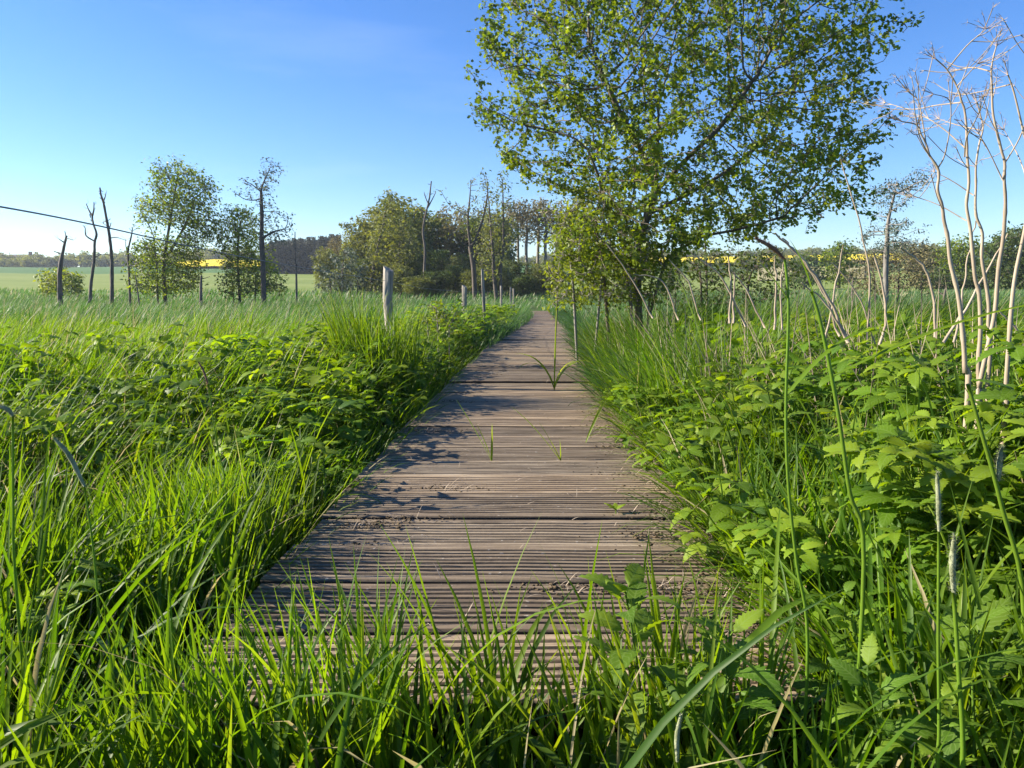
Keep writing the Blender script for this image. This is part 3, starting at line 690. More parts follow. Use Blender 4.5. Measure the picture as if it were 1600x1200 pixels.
# ------------------------------------------------------------------ fence
def post(px, ytop, ybase, d, wpx, lean=0, label='', round_=True, zt=None):
    top = P(px, ytop, d); bx = P(px + lean, 452, d)[0]; r = wpx / FPX * d / 2
    b = Buf(); n = 10; zs = np.linspace(-.05, top[2], n); f = np.linspace(0, 1, n)
    pts = np.column_stack([bx + (top[0] - bx) * f + .12 * r * np.sin(f * 5 + px), np.full(n, d), zs])
    rad = r * (1 + .08 * np.sin(f * 9 + px)); rad[-1] *= .86; pts[-1, 2] += .0
    pr = np.random.default_rng(int(px)); na_ = 18; aa = np.arange(na_) / na_ * 2 * np.pi
    ridge = 1 + .10 * np.sin(2 * aa + px) + .06 * np.sin(5 * aa + 1) + pr.normal(0, .05, na_); n = 26; zs = np.linspace(-.05, top[2], n); f = np.linspace(0, 1, n)
    if d < 10: xo = np.interp(f, [0, .55, .78, 1], [.3, .2, -.3, .1]) * r
    else: xo = .2 * r * np.sin(f * 5 + px)
    V = np.zeros((n, na_, 3)); rr = r * ridge[None] * (1 + pr.normal(0, .018, (n, na_)) + .07 * np.sin(f * 11 + px)[:, None]); rr[-1] *= .9
    V[..., 0] = (bx + (top[0] - bx) * f + xo)[:, None] + rr * np.cos(aa); V[..., 1] = d + rr * np.sin(aa); V[..., 2] = zs[:, None]
    V[-1, :, 2] += r * .5 * np.cos(aa - 2.6) + pr.normal(0, r * .06, na_)
    i = np.arange(n - 1)[:, None]; j = np.arange(na_)[None]; j2 = (j + 1) % na_
    Q = np.stack([i * na_ + j, i * na_ + j2, (i + 1) * na_ + j2, (i + 1) * na_ + j], -1).reshape(-1, 4)
    T = [[n * na_, (n - 1) * na_ + k, (n - 1) * na_ + (k + 1) % na_] for k in range(na_)]
    b.add(np.vstack([V.reshape(-1, 3), V[-1].mean(0) - [0, 0, r * .1]]), Q, T)
    o = mk('fence_post', b, M['post'], origin=(bx, d, 0), smooth=False)
    return tag(o, label, 'fence post', 'posts along the left of the boardwalk'), top
tops = []
for a in ((606, 420, 505, 7.5, 15, 3, 'nearest thick weathered fence post left of the boardwalk'), (725, 447, 482, 16, 7.5, 2, 'second short thick fence post beyond the nearest'),
          (754, 421, 478, 15, 4.5, 4, 'tall thin pale stake right of the second post'), (783, 447, 474, 24, 3.4, 0, 'thin white-lit post before the wood'),
          (798, 449, 465, 31, 2.6, 0, 'small far fence post nearest the boardwalk end'), (802, 451, 465, 37, 2.4, 0, 'farthest tiny fence post beside the path end'),
          (-260, 318, 0, 1.15 * 1.1, 60, 4, 'near fence post just outside the left of the view')):
    if a[0] < 0: continue
    tops.append(post(*a[:6], label=a[6])[1])
def wire(pts, r, label, cat='wire'):
    b = Buf(); path = smooth_path(pts, 10); tube(b, path, r, 5)
    # barbs twisted round the strand every so often
    return tag(mk('fence_wire', b, M['wire'], origin=pts[0]), label, cat)
m, t, o = newmat('galvanised_wire'); p_ = N_(t, 'BsdfPrincipled', Roughness=.5, Metallic=.6); nn = N_(t, 'TexNoise', Scale=40.); t.links.new(ramp(t, [(.3, (.12, .12, .13)), (.7, (.3, .3, .32))], nn.outputs[0]), p_.inputs['Base Color']); t.links.new(p_.outputs[0], o.inputs[0]); M['wire'] = m
wire([P(-150, 300, 1.45), P(0, 323, 1.8), P(150, 352, 2.3), P(340, 394, 3.4), P(500, 423, 5.2), P(602, 439, 7.45)], .0022, 'dark fence wire sloping from upper left down to the nearest post')
wire([P(608, 439, 7.5), P(660, 450, 10.5), P(722, 456, 15.9)], .002, 'thin fence wire between the nearest and the second post')
wire([P(724, 456, 16), P(755, 456, 19), P(783, 455, 24), P(798, 455, 31)], .002, 'thin fence wire running on to the far posts')

# ------------------------------------------------------------------ dry hogweed stalks
def stalk(branches, d, label, base_r=.011):
    """first branch is the main stem (base first)"""
    main = [P(x, y, d) for x, y in branches[0]]
    main = [np.array([main[0][0], d, 0.])] + main
    t = thing('dry_stalk', main[0], label, 'dried plant', 'dry hogweed stalks at the right'); b = Buf()
    for k, br in enumerate(branches):
        pts = main if k == 0 else [P(x, y, d) for x, y in br]
        if k:
            off_ = rng.normal(0, .07); pts = [p + [0, off_ * i / max(1, len(pts) - 1) * 2, 0] for i, p in enumerate(pts)]
        path = smooth_path(pts, 4); n = len(path); f = np.linspace(0, 1, n)
        rad = (base_r * .75 * (1 - .78 * f) if k == 0 else base_r * .2 * (1 - .55 * f))
        nod = (np.arange(n) % 8 == 5); rad = rad * (1 + .18 * nod)
        tube(b, path, rad, 8, jitter=.04)
        e = path[-1]; dr = norm(path[-1] - path[-3]); ub = Buf()
        for q in range(8):       # rays of the dead umbel
            v = norm(dr + rng.normal(0, .55, 3)); L = rng.uniform(.02, .055)
            tube(ub, [e, e + v * L], .0009, 3)
            for z in range(3):
                v2 = norm(v + rng.normal(0, .6, 3)); tube(ub, [e + v * L, e + v * L + v2 * rng.uniform(.008, .02)], .0005, 3)
        for q in range(3):        # fine side twigs near the top
            i0 = int(n * rng.uniform(.5, .92)); v = norm(norm(path[min(i0 + 1, n - 1)] - path[i0 - 1]) + rng.normal(0, .5, 3)); L = rng.uniform(.05, .16)
            tw = [path[i0], path[i0] + v * L * .5, path[i0] + v * L + [0, 0, L * .15]]; tube(b, smooth_path(tw, 3), .0013, 4)
            for z in range(5):
                v2 = norm(v + rng.normal(0, .5, 3)); tube(b, [tw[-1], tw[-1] + v2 * rng.uniform(.012, .035)], .0006, 3)
        mk('umbel', ub, M['straw_pink'], t)
    mk('stem', b, M['straw'], t)
stalk([[(1512, 620), (1508, 582), (1506, 540), (1500, 480), (1495, 450), (1485, 410), (1481, 372), (1475, 345), (1472, 322), (1465, 297), (1467, 275), (1464, 260), (1452, 242), (1447, 225), (1439, 210), (1432, 195), (1410, 190)],
       [(1466, 262), (1472, 245), (1476, 210), (1475, 175), (1466, 160), (1441, 155)], [(1447, 225), (1443, 185), (1440, 157), (1428, 140)], [(1452, 244), (1425, 220), (1408, 205)]], 2.35, 'leftmost tall dry stalk with its top fanned to the left')
stalk([[(1530, 640), (1530, 615), (1529, 565), (1532, 515), (1530, 460), (1524, 437), (1520, 400), (1516, 357), (1510, 320), (1514, 285), (1511, 240), (1510, 200), (1507, 172), (1502, 157), (1495, 135), (1480, 109), (1462, 92)],
       [(1502, 160), (1485, 155), (1465, 152), (1442, 131)], [(1509, 232), (1492, 200), (1477, 175), (1467, 162)], [(1507, 245), (1487, 222), (1480, 197), (1462, 182)], [(1480, 109), (1480, 88), (1478, 80)], [(1495, 135), (1501, 112)]], 2.5, 'highest-branched dry stalk, second from the left')
stalk([[(1542, 640), (1542, 612), (1547, 552), (1544, 525), (1545, 477), (1540, 440), (1534, 402), (1535, 365), (1526, 340), (1524, 320), (1525, 290), (1525, 260), (1530, 225), (1536, 200), (1531, 177), (1526, 160)],
       [(1521, 305), (1495, 282), (1472, 265)], [(1534, 204), (1522, 185), (1520, 165)], [(1510, 345), (1480, 318), (1450, 300)]], 2.65, 'dry stalk with a fluffy top, in the middle of the group')
stalk([[(1528, 640), (1530, 605), (1545, 535), (1555, 485), (1560, 422), (1567, 377), (1570, 340), (1571, 310), (1569, 280), (1570, 255), (1564, 232), (1552, 180), (1550, 142), (1549, 112), (1552, 90), (1557, 72)],
       [(1570, 255), (1580, 220), (1580, 185), (1576, 135), (1570, 119)], [(1578, 132), (1590, 120), (1599, 106)], [(1567, 282), (1540, 237), (1520, 212)], [(1549, 112), (1543, 95), (1538, 88)]], 2.42, 'tallest forked dry stalk leaning right')
stalk([[(1570, 650), (1571, 622), (1577, 527), (1585, 440), (1600, 365), (1612, 300), (1608, 240), (1600, 210), (1585, 147), (1575, 117)], [(1610, 300), (1630, 240), (1640, 180)]], 2.3, 'dry stalk at the right edge of the view')
def stick(pts, d, label, r=.006, d2=None):
    q = [P(x, y, d if d2 is None else d + (d2 - d) * i / (len(pts) - 1)) for i, (x, y) in enumerate(pts)]
    b = Buf(); path = smooth_path(q, 5, wob=r * .3); r *= .85; tube(b, path, np.linspace(r, r * .5, len(path)), 6, jitter=.08)
    return tag(mk('dry_reed', b, M['straw'], origin=q[0]), label, 'dried plant', 'dry bent reeds right of the boardwalk')
stick([(1474, 535), (1530, 447), (1575, 365)], 3.0, 'straight dry stick slanting right behind the tall stalks', .0075)
stick([(1490, 535), (1502, 480), (1504, 452), (1515, 390), (1525, 345)], 3.2, 'thin upright dry stick crossing behind the tall stalks', .0065)
stick([(1610, 540), (1580, 505), (1556, 482)], 3.3, 'short dry stick slanting left at the right edge', .006)
stick([(1355, 540), (1358, 433), (1341, 340), (1313, 242)], 4.4, 'tallest hair-thin dry reed reaching into the sky', .008)
stick([(1461, 530), (1458, 457), (1440, 415), (1407, 387)], 4.0, 'dry reed arched over to the left', .010)
stick([(1325, 535), (1295, 466), (1257, 410), (1211, 364)], 4.2, 'long dry reed bowed to the upper left', .011)
stick([(1312, 525), (1285, 455), (1245, 395), (1222, 372)], 4.6, 'second bowed dry reed just behind the long one', .009)
stick([(1288, 540), (1304, 457), (1318, 382)], 4.3, 'straight dry reed leaning slightly right', .008)
stick([(1372, 545), (1383, 508), (1381, 457), (1365, 394)], 4.1, 'pale upright dry reed with a curved top', .011)
stick([(1322, 532), (1290, 475), (1252, 442)], 4.1, 'low dry reed bent left among the bowed ones', .008)
stick([(1370, 545), (1345, 470), (1318, 430), (1300, 410)], 4.4, 'thin dry reed curving left behind the upright one', .006)
stick([(1140, 505), (1142, 440), (1138, 400)], 5.2, 'upright dry reed nearest the leaning tree', .009)
stick([(1146, 505), (1147, 450), (1148, 425)], 5.3, 'short upright reed beside the one nearest the tree', .009)
stick([(1165, 510), (1128, 435), (1080, 395)], 5.2, 'dry reed bowed left below the tree crown', .009)
stick([(1210, 515), (1212, 440), (1211, 400)], 4.8, 'vertical dry reed between tree and seed head', .009)
stick([(1222, 515), (1220, 450), (1226, 405)], 4.9, 'vertical dry reed touching the brown seed head', .008)
stick([(1195, 512), (1165, 450), (1140, 420)], 5.2, 'dry reed leaning left in the middle of the clump', .008)
stick([(1060, 500), (1035, 440), (990, 428)], 7.5, 'dry bent reed in front of the tree trunk', .011)
stick([(1020, 497), (990, 440), (940, 370)], 7.2, 'long dry reed crossing the foot of the tree', .010)
stick([(1095, 500), (1075, 440), (1045, 405)], 7.0, 'dry reed right of the tree foot', .010)
b = Buf(); bs = []
for (px, d, n, sp) in ((1135, 5.4, 26, .2), (1215, 5., 22, .2), (1300, 4.4, 18, .2), (1370, 4.3, 30, .14), (1480, 3.4, 12, .4), (1585, 3.5, 34, .2), (1060, 7.2, 40, .5), (950, 9, 40, .6), (1430, 5, 14, .5)):
    c = P(px, 470, d); x = c[0] + rng.normal(0, sp * .6, n); y = d + rng.normal(0, sp, n); k_ = x - cx(y) > .95; x, y = x[k_], y[k_]; bs.append(np.column_stack([x, y, terrain(x, y)]))
bs = np.concatenate(bs); n = len(bs)
blades(b, bs, rng.uniform(.6, 1.15, n), rng.uniform(.005, .010, n), rng.normal(2.9, 1.4, n), rng.uniform(0, .6, n), rng.uniform(0, .8, n) * (rng.random(n) < .5), K=5, cols=3, fold=.9)
tag(mk('broken_reeds', b, M['straw']), 'short broken dead reeds standing in the right grass', 'dead reeds', kind='stuff')

# ------------------------------------------------------------------ trees
def in_poly(x, y, poly):
    p = np.asarray(poly, float); r = np.zeros(len(x), bool); j = len(p) - 1
    for i in range(len(p)):
        c = ((p[i, 1] > y) != (p[j, 1] > y)) & (x < (p[j, 0] - p[i, 0]) * (y - p[i, 1]) / (p[j, 1] - p[i, 1] + 1e-12) + p[i, 0]); r ^= c; j = i
    return r
def crown_points(poly, d, n, depth, r, gaps=.0):
    """attractors filling a crown whose outline is given; depth = half thickness front to back"""
    p = np.asarray(poly, float); lo, hi = p.min(0), p.max(0); out_ = []
    cxm = p[:, 0].mean(); hw = (hi[0] - lo[0]) / 2
    while len(out_) < n:
        x = r.uniform(lo[0], hi[0], n * 2); y = r.uniform(lo[1], hi[1], n * 2); k = in_poly(x, y, p); x, y = x[k], y[k]
        f = np.sqrt(np.clip(1 - ((x - (lo[0] + hi[0]) / 2) / hw) ** 2, .1, 1))
        dd = d + r.uniform(-1, 1, len(x)) * depth * f
        for a, b_, c in zip(x, y, dd):
            # keep the outline's real size: scale about the crown plane, not about the lens
            q = P(a, b_, d); q[1] = c
            if gaps and math.sin(q[0] * 2.9 + q[1] * 1.7 + 1) + math.sin(q[2] * 3.3 - q[0] * 1.3 + q[1]) + math.sin(q[0] * 6.1 + q[2] * 5.3) < gaps - 1.6: continue
            out_.append(q)
    return np.array(out_[:n])
def grow(seeds, att, step, di, dk, bias=(0, 0, 0), iters=90, r=None):
    """space colonisation. seeds: list of polylines (first starts at the ground, others start at a point of an earlier one or the ground)"""
    pos = []; par = []
    for ch in seeds:
        ch = smooth_path(ch, max(2, int(np.linalg.norm(np.diff(ch, axis=0), axis=1).mean() / step + 1)))
        start = -1
        if pos:
            d_ = np.linalg.norm(np.array(pos) - ch[0], axis=1)
            if d_.min() < step * 2.5: start = int(d_.argmin()); ch = ch[1:]
        for q in ch: pos.append(q); par.append(start); start = len(pos) - 1
    pos = np.array(pos); par = list(par); kids = np.zeros(len(pos), int); bias = np.asarray(bias, float)
    D = np.linalg.norm(att[:, None] - pos[None], axis=2); near = D.argmin(1); nd = D.min(1)
    keep = nd > dk; att, near, nd = att[keep], near[keep], nd[keep]
    for it in range(iters):
        k = nd < di
        if not k.any(): break
        sm = np.zeros_like(pos); np.add.at(sm, near[k], norm(att[k] - pos[near[k]]))
        idx = np.unique(near[k]); idx = idx[kids[idx] < 3]
        if not len(idx): break
        dr = norm(norm(sm[idx]) + bias + r.normal(0, .12, (len(idx), 3))); new = pos[idx] + dr * step
        kids[idx] += 1; base = len(pos)
        pos = np.vstack([pos, new]); par += list(idx); kids = np.concatenate([kids, np.zeros(len(new), int)])
        D = np.linalg.norm(att[:, None] - new[None], axis=2); m = D.argmin(1); md = D.min(1)
        u = md < nd; near[u] = m[u] + base; nd[u] = md[u]
        keep = nd > dk; att, near, nd = att[keep], near[keep], nd[keep]
        if not len(att): break
    return pos, np.array(par)
def radii(pos, par, rt, rroot):
    n = len(pos); c = np.zeros(n); has = np.zeros(n, bool)
    for i in range(n - 1, -1, -1):
        if not has[i]: c[i] = 1
        if par[i] >= 0: c[par[i]] += c[i]; has[par[i]] = True
    e = max(1.6, math.log(c[par < 0].max()) / math.log(rroot / rt)); return rt * c ** (1 / e), ~has
def limbs(buf, pos, par, rad, sides=5, minr=0):
    n = len(pos); P0 = np.where(par >= 0, par, 0)
    d = norm(pos - pos[P0]); root = par < 0
    first = {}
    for i in range(n):
        if par[i] >= 0:
            if par[i] not in first or rad[i] > rad[first[par[i]]]: first[par[i]] = i
    for i in np.where(root)[0]:
        if i in first: d[i] = d[first[i]]
    e = np.where(par >= 0)[0]; e = e[rad[e] >= minr]
    main = np.array([first[par[i]] == i for i in e])
    def ring(c, dr, r_):
        ref = np.where(np.abs(dr[:, :1]) < .9, np.array([[1., 0, 0]]), np.array([[0, 1., 0]])); u = norm(ref - dr * (ref * dr).sum(1, keepdims=True)); v = np.cross(dr, u)
        a = np.arange(sides) / sides * 2 * math.pi
        return c[:, None] + r_[:, None, None] * (np.cos(a)[None, :, None] * u[:, None] + np.sin(a)[None, :, None] * v[:, None])
    r0 = np.where(main, rad[par[e]], np.minimum(rad[e] * 1.15, rad[par[e]])); d0 = np.where(main[:, None], d[par[e]], d[e])
    A_ = ring(pos[par[e]], d0, r0); B_ = ring(pos[e], d[e], rad[e]); V = np.concatenate([A_, B_], 1)
    m = len(e); j = np.arange(sides); q = np.stack([j, (j + 1) % sides, (j + 1) % sides + sides, j + sides], -1)
    buf.add(V.reshape(-1, 3), (q[None] + (np.arange(m) * 2 * sides)[:, None, None]).reshape(-1, 4))
def lobed():
    V = np.array([[0, 0, 0], [.35, .42, .07], [.5, .2, .03], [.8, .38, .04], [1, 0, -.14], [.8, -.38, .04], [.5, -.2, .03], [.35, -.42, .07], [.5, 0, -.04]], float)
    T = np.array([[0, 8, 1], [1, 8, 2], [2, 8, 3], [3, 8, 4], [4, 8, 5], [5, 8, 6], [6, 8, 7], [7, 8, 0]])
    return V, np.zeros((0, 4), int), T, np.zeros(9), np.column_stack([V[:, 1] * 2, V[:, 0]])
def oval():
    V = np.array([[0, 0, 0], [.45, .28, .05], [1, 0, -.1], [.45, -.28, .05]], float)
    return V, np.zeros((0, 4), int), np.array([[0, 2, 1], [0, 3, 2]]), np.zeros(4), np.column_stack([V[:, 1] * 2, V[:, 0]])
LOB, OV = lobed(), oval()
def leaves_on(lb, tb, pos, rad, thr, n_per, size, spread, r, proto=LOB, twigs=True, droop=-.3, windy=True, tint_noise=.6, prob=1.):
    idx = np.where((rad < thr) & (r.random(len(rad)) < prob))[0]
    c = np.repeat(pos[idx], n_per, 0); n = len(c)
    v = norm(r.normal(0, 1, (n, 3)) + [.25 if windy else 0, 0, .1]); L = r.uniform(.25, 1, n) * spread; e = c + v * L[:, None]
    if twigs:
        k = r.random(n) < .35; a, b_ = c[k], e[k]; m = len(a); sd_ = norm(np.cross(b_ - a, r.normal(0, 1, (m, 3)))) * .0035
        s2 = norm(np.cross(b_ - a, sd_)) * .0035
        V = np.stack([a - sd_, a + sd_, a + s2, b_], 1); T = np.array([[0, 1, 3], [1, 2, 3], [2, 0, 3]])
        tb.add(V.reshape(-1, 3), None, (T[None] + (np.arange(m) * 4)[:, None, None]).reshape(-1, 3))
    yaw = np.arctan2(v[:, 1], v[:, 0]) * .6 + r.normal(0, .9, n); t = np.clip(.45 + .3 * fnoise(e[:, 0] * 1.0, e[:, 2] + e[:, 1], 1.6 * tint_noise) + r.normal(0, .2, n), 0, 1)
    stamp(lb, proto, e, yaw, r.normal(droop, .5, n), r.normal(0, .7, n), size * r.uniform(.6, 1.25, n), tint=t)

def tree(name, label, cat, d, outline, seeds, n_att, rt, rroot, step, leafmat, size, n_per, spread, seed, depth=None, barkm='bark', di=None, dk=None, bias=(.06, 0, .05), thr=None, proto=OV, prob=1., sides=6, group=None, twigs=True, gaps=0):
    r = np.random.default_rng(seed)
    polys = outline if isinstance(outline[0][0], (list, tuple)) else [outline]
    w_ = max(max(p[0] for p in q) - min(p[0] for p in q) for q in polys) / FPX * d
    dep = w_ * .42 if depth is None else depth
    att = np.concatenate([crown_points(q, d, n_att // len(polys), dep, r, gaps) for q in polys])
    sd_ = [[(P(*p[:2], d) + (np.array([0, p[2], 0]) if len(p) > 2 else 0)) for p in ch] for ch in seeds]
    for ch in sd_:
        if ch[0][2] < terrain(ch[0][0], ch[0][1]) + 1.0 or ch is sd_[0]:
            g = terrain(ch[0][0], ch[0][1]); ch[0][2] = g - .03 if ch[0][2] < g + 1.3 else ch[0][2]
            if ch is not sd_[0] and ch[0][2] < g: ch.insert(0, sd_[0][0] + [0, 0, -.1])
    pos, par = grow(sd_, att, step, di or step * 9, dk or step * 1.6, bias, 110, r)
    rad, tip = radii(pos, par, rt, rroot)
    base = sd_[0][0]
    t = thing(name, (base[0], base[1], terrain(base[0], base[1])), label, cat, group)
    tb, lb = Buf(), Buf(); limbs(tb, pos, par, rad, sides)
    leaves_on(lb, tb, pos, rad, thr or rt * 1.9, n_per, size, spread, r, proto, twigs, prob=prob)
    mk('trunk', tb, M[barkm], t); mk('crown', lb, M[leafmat], t)
    return t

# the big leaning tree
OUT = [(755, 15), (830, -60), (1000, -130), (1200, -110), (1320, -10), (1402, 38), (1385, 85), (1325, 130), (1330, 155), (1368, 190), (1358, 232), (1300, 262), (1338, 315), (1295, 352), (1240, 345), (1200, 378), (1120, 372), (1060, 400), (1010, 430), (940, 440), (885, 440), (862, 400), (868, 350), (890, 318), (835, 285), (770, 252), (782, 222), (735, 190), (722, 172), (762, 150), (725, 125), (742, 60)]
tree('field_maple', 'large windblown green tree right of the boardwalk with fanned limbs', 'tree', 10, OUT,
     [[(1004, 478), (996, 440), (1000, 385), (1012, 335), (1024, 300), (1030, 250, .2), (1036, 190, .3)], [(998, 475), (978, 430, -.1), (972, 370, -.2), (985, 300, -.3), (980, 240, -.5)], [(1008, 475), (1024, 430, .2), (1050, 380, .3), (1075, 320, .5)], [(996, 470), (1030, 425, -.2), (1052, 395, -.3), (1085, 374, -.4), (1140, 362, -.5), (1200, 345, -.6)],
      [(1024, 300), (1070, 250, -.2), (1120, 200, -.3), (1160, 140, -.4)], [(1024, 300), (1000, 250, -.3), (960, 190, -.5), (930, 130, -.6)], [(1012, 335), (1080, 300, .4), (1150, 260, .6), (1230, 200, .8)],
      [(962, 482), (945, 450), (930, 400, -.3), (925, 350, -.5), (930, 300, -.6), (910, 250, -.7)]],
     6000, .0032, .056, .1, 'leaf', .058, 13, .12, 3, depth=1.75, di=1.1, dk=.15, bias=(.10, 0, .04), proto=LOB, sides=6, thr=.0078, prob=.53, gaps=.4)

# understorey round its foot
tree('hazel_shrub', 'yellow-green shrub at the left foot of the large tree', 'shrub', 9.7, [(868, 340), (895, 300), (950, 300), (1000, 350), (1050, 410), (1040, 468), (880, 476), (846, 470), (850, 420), (858, 370), (850, 330)],
     [[(905, 482), (895, 440), (890, 400)], [(925, 482), (940, 440), (950, 400)], [(985, 482), (985, 440), (990, 410)], [(870, 482), (872, 440)]], 2200, .004, .026, .11, 'leaf_yellow', .06, 17, .2, 4, depth=.7, barkm='bark_grey', thr=.008)
tree('dark_shrub', 'dark green shrub right of the foot of the large tree', 'shrub', 12.5, [(1030, 420), (1080, 395), (1150, 385), (1220, 390), (1250, 420), (1235, 470), (1180, 480), (1060, 480), (1020, 465)],
     [[(1100, 488), (1095, 440), (1090, 415)], [(1160, 488), (1170, 440), (1185, 415)], [(1060, 488), (1055, 450)], [(1215, 488), (1220, 450)]], 1100, .004, .03, .12, 'leaf_dark', .07, 8, .2, 5, depth=.8, barkm='bark_dark', thr=.008)
tree('rowan_sapling', 'slim sapling trunk behind the large tree, right of its trunk', 'tree', 16, [(1080, 330), (1120, 330), (1135, 380), (1120, 420), (1085, 415)], [[(1108, 480), (1104, 430), (1102, 380), (1105, 345)]], 120, .006, .05, .2, 'leaf_dark', .1, 4, .2, 6, barkm='bark', thr=.012)
tree('leafy_bush', 'small bright leafy bush among the grass beside the fence', 'shrub', 9.5, [(660, 475), (690, 468), (712, 485), (715, 520), (660, 522), (650, 500)], [[(685, 540), (684, 510), (682, 490)], [(672, 540), (668, 505)], [(700, 540), (702, 508)]], 130, .003, .012, .07, 'leaf_yellow', .055, 6, .08, 61, barkm='bark_grey', thr=.006)

# trees at the left, about 42 units off
tree('alder_tree', 'broad bushy tree behind the left meadow, widest of the left trees', 'tree', 42,
     [[(248, 268), (285, 252), (312, 275), (340, 292), (328, 322), (342, 348), (335, 378), (302, 380), (285, 350), (250, 350), (214, 352), (214, 318), (246, 302)], [(208, 392), (245, 372), (300, 372), (312, 405), (308, 448), (270, 456), (225, 455), (204, 440)]],
     [[(258, 462), (256, 420), (262, 370), (270, 320), (276, 285)], [(247, 462), (245, 420), (240, 370)], [(262, 400), (290, 350), (305, 310)]], 2600, .011, .12, .32, 'leaf', .17, 13, .5, 8, depth=2., thr=.036, barkm='bark_dark', di=3.2, dk=.36)
tree('alder_tree', 'small bushy pale green tree left of the thin tall tree', 'tree', 43, [(365, 322), (398, 335), (402, 380), (420, 420), (445, 440), (438, 458), (342, 458), (352, 420), (338, 380), (345, 345)],
     [[(375, 464), (372, 425), (372, 380), (375, 350)], [(366, 464), (362, 430)], [(395, 464), (400, 430)]], 1700, .011, .09, .32, 'leaf', .17, 13, .5, 9, depth=1.8, thr=.036, barkm='bark_dark', di=3.2, dk=.36)
tree('thin_tree', 'thin half-dead tall tree with a crooked sparse top at the left', 'tree', 41, [(362, 298), (398, 288), (405, 262), (422, 250), (440, 248), (432, 285), (418, 305), (440, 330), (462, 345), (456, 372), (425, 392), (400, 365), (398, 310)],
     [[(412, 464), (411, 420), (409, 375), (409, 330), (408, 300), (412, 285), (422, 262)], [(408, 300), (392, 287), (380, 282)], [(410, 372), (428, 362), (445, 358)], [(408, 312), (385, 312), (365, 300)]], 260, .012, .17, .3, 'leaf_grey', .15, 8, .4, 10, depth=1.5, thr=.02, barkm='bark_dark', di=3., dk=.42, prob=.6)
tree('willow_bush', 'round yellow-green bush beside the broken dead trunk', 'shrub', 52, [(62, 455), (66, 432), (82, 418), (108, 420), (125, 435), (128, 455), (95, 462)], [[(92, 465), (90, 445)], [(110, 465), (112, 445)], [(78, 465), (76, 445)]], 320, .012, .05, .25, 'leaf_yellow', .22, 16, .4, 11, barkm='bark_grey', thr=.03, twigs=False)

def dead(label, d, brs, r0, name='dead_tree', mat='dead'):
    """polylines (px,py) with start radius in px; first = trunk; side twigs are added"""
    base = P(*brs[0][0][0], d); g = terrain(base[0], d); t = thing(name, (base[0], d, g), label, 'dead tree'); b = Buf()
    for k, (pl, rp) in enumerate(brs):
        tw = b if k == 0 else Buf()
        pts = [P(x, y, d) for x, y in pl]
        if k == 0: pts[0][2] = g - .1
        else:
            o_ = rng.normal(0, .5); pts = [p + [0, o_ * i / len(pts), 0] for i, p in enumerate(pts)]
        path = smooth_path(pts, 4); r_ = rp / FPX * d / 2 * .8; n = len(path)
        tube(b if k == 0 else tw, path, np.linspace(r_ * 1.15, r_ * .45, n), 7, jitter=.16)
        for q in range(1 + n // 5):
            i = rng.integers(n // 3, n); v = norm(np.array([rng.normal(0, 1), rng.normal(0, .6), rng.normal(.3, .5)])); L = rng.uniform(.08, .35)
            tube(tw, smooth_path([path[i], path[i] + v * L * .5, path[i] + v * L + [rng.normal(0, .1), 0, .08]], 3), [r_ * .3] * 6 + [r_ * .1] if False else r_ * .2, 4)
        if k: mk('branch', tw, M[mat], t)
    mk('trunk', b, M[mat], t)
dead('broken dark dead trunk, leftmost of the dead trees', 40, [([(93, 460), (93, 440), (95, 412), (99, 390), (104, 368)], 9), ([(102, 380), (96, 376), (92, 373)], 2.5), ([(103, 377), (108, 373), (120, 376)], 2), ([(96, 462), (91, 440), (89, 415)], 6)], 9)
dead('forked dead tree with two upraised prongs', 40, [([(137, 460), (143, 438), (147, 405), (148, 378), (151, 366), (146, 350), (144, 336)], 6), ([(144, 337), (138, 328), (133, 318)], 3), ([(144, 337), (152, 330), (158, 318)], 3.5), ([(146, 376), (134, 368), (132, 356), (128, 352)], 2.6), ([(149, 402), (158, 397), (172, 399)], 1.6)], 6)
dead('tallest curved dead tree at the left', 40.5, [([(173, 460), (175, 430), (174, 395), (170, 362), (166, 340), (162, 318), (158, 305), (156, 293)], 6.5), ([(161, 316), (167, 309), (172, 302)], 2.5), ([(172, 372), (182, 371), (197, 376)], 1.8), ([(170, 358), (176, 353), (181, 349)], 2), ([(165, 346), (155, 346), (149, 347)], 1.6), ([(174, 420), (166, 412), (158, 400)], 1.5)], 6.5)
dead('slender dead trunk touching the broad bushy tree', 41, [([(202, 460), (202, 430), (200, 395), (205, 370), (207, 356)], 4.5), ([(200, 400), (197, 385), (197, 374)], 1.8)], 4.5)
dead('bare dead pole right of the thin tall tree', 40, [([(463, 460), (463, 430), (461, 400), (461, 362)], 4)], 4, 'dead_pole')
dead('dark broken stump left of the small bushy tree', 38, [([(313, 470), (314, 445), (315, 430)], 6)], 6, 'tree_stump')
dead('thin leaning dead stub behind the left meadow', 40, [([(218, 462), (213, 440), (211, 430)], 3)], 3, 'dead_stub')
dead('tall bare dead tree in front of the copse', 60, [([(662, 458), (663, 425), (664, 390), (661, 360), (665, 335), (670, 315), (672, 300), (674, 283)], 5), ([(666, 335), (658, 328), (650, 322)], 2.6), ([(668, 325), (675, 312), (681, 300)], 2.6), ([(669, 318), (664, 306), (663, 300)], 2)], 7)
dead('small fallen grey bough in the right meadow', 26, [([(1334, 470), (1332, 450), (1333, 432)], 5), ([(1332, 455), (1328, 470)], 4)], 5, 'dead_stub')
dead('dark stub standing in the far right meadow', 34, [([(1474, 478), (1476, 460), (1479, 448)], 6), ([(1476, 462), (1470, 455)], 4)], 6, 'dead_stub')

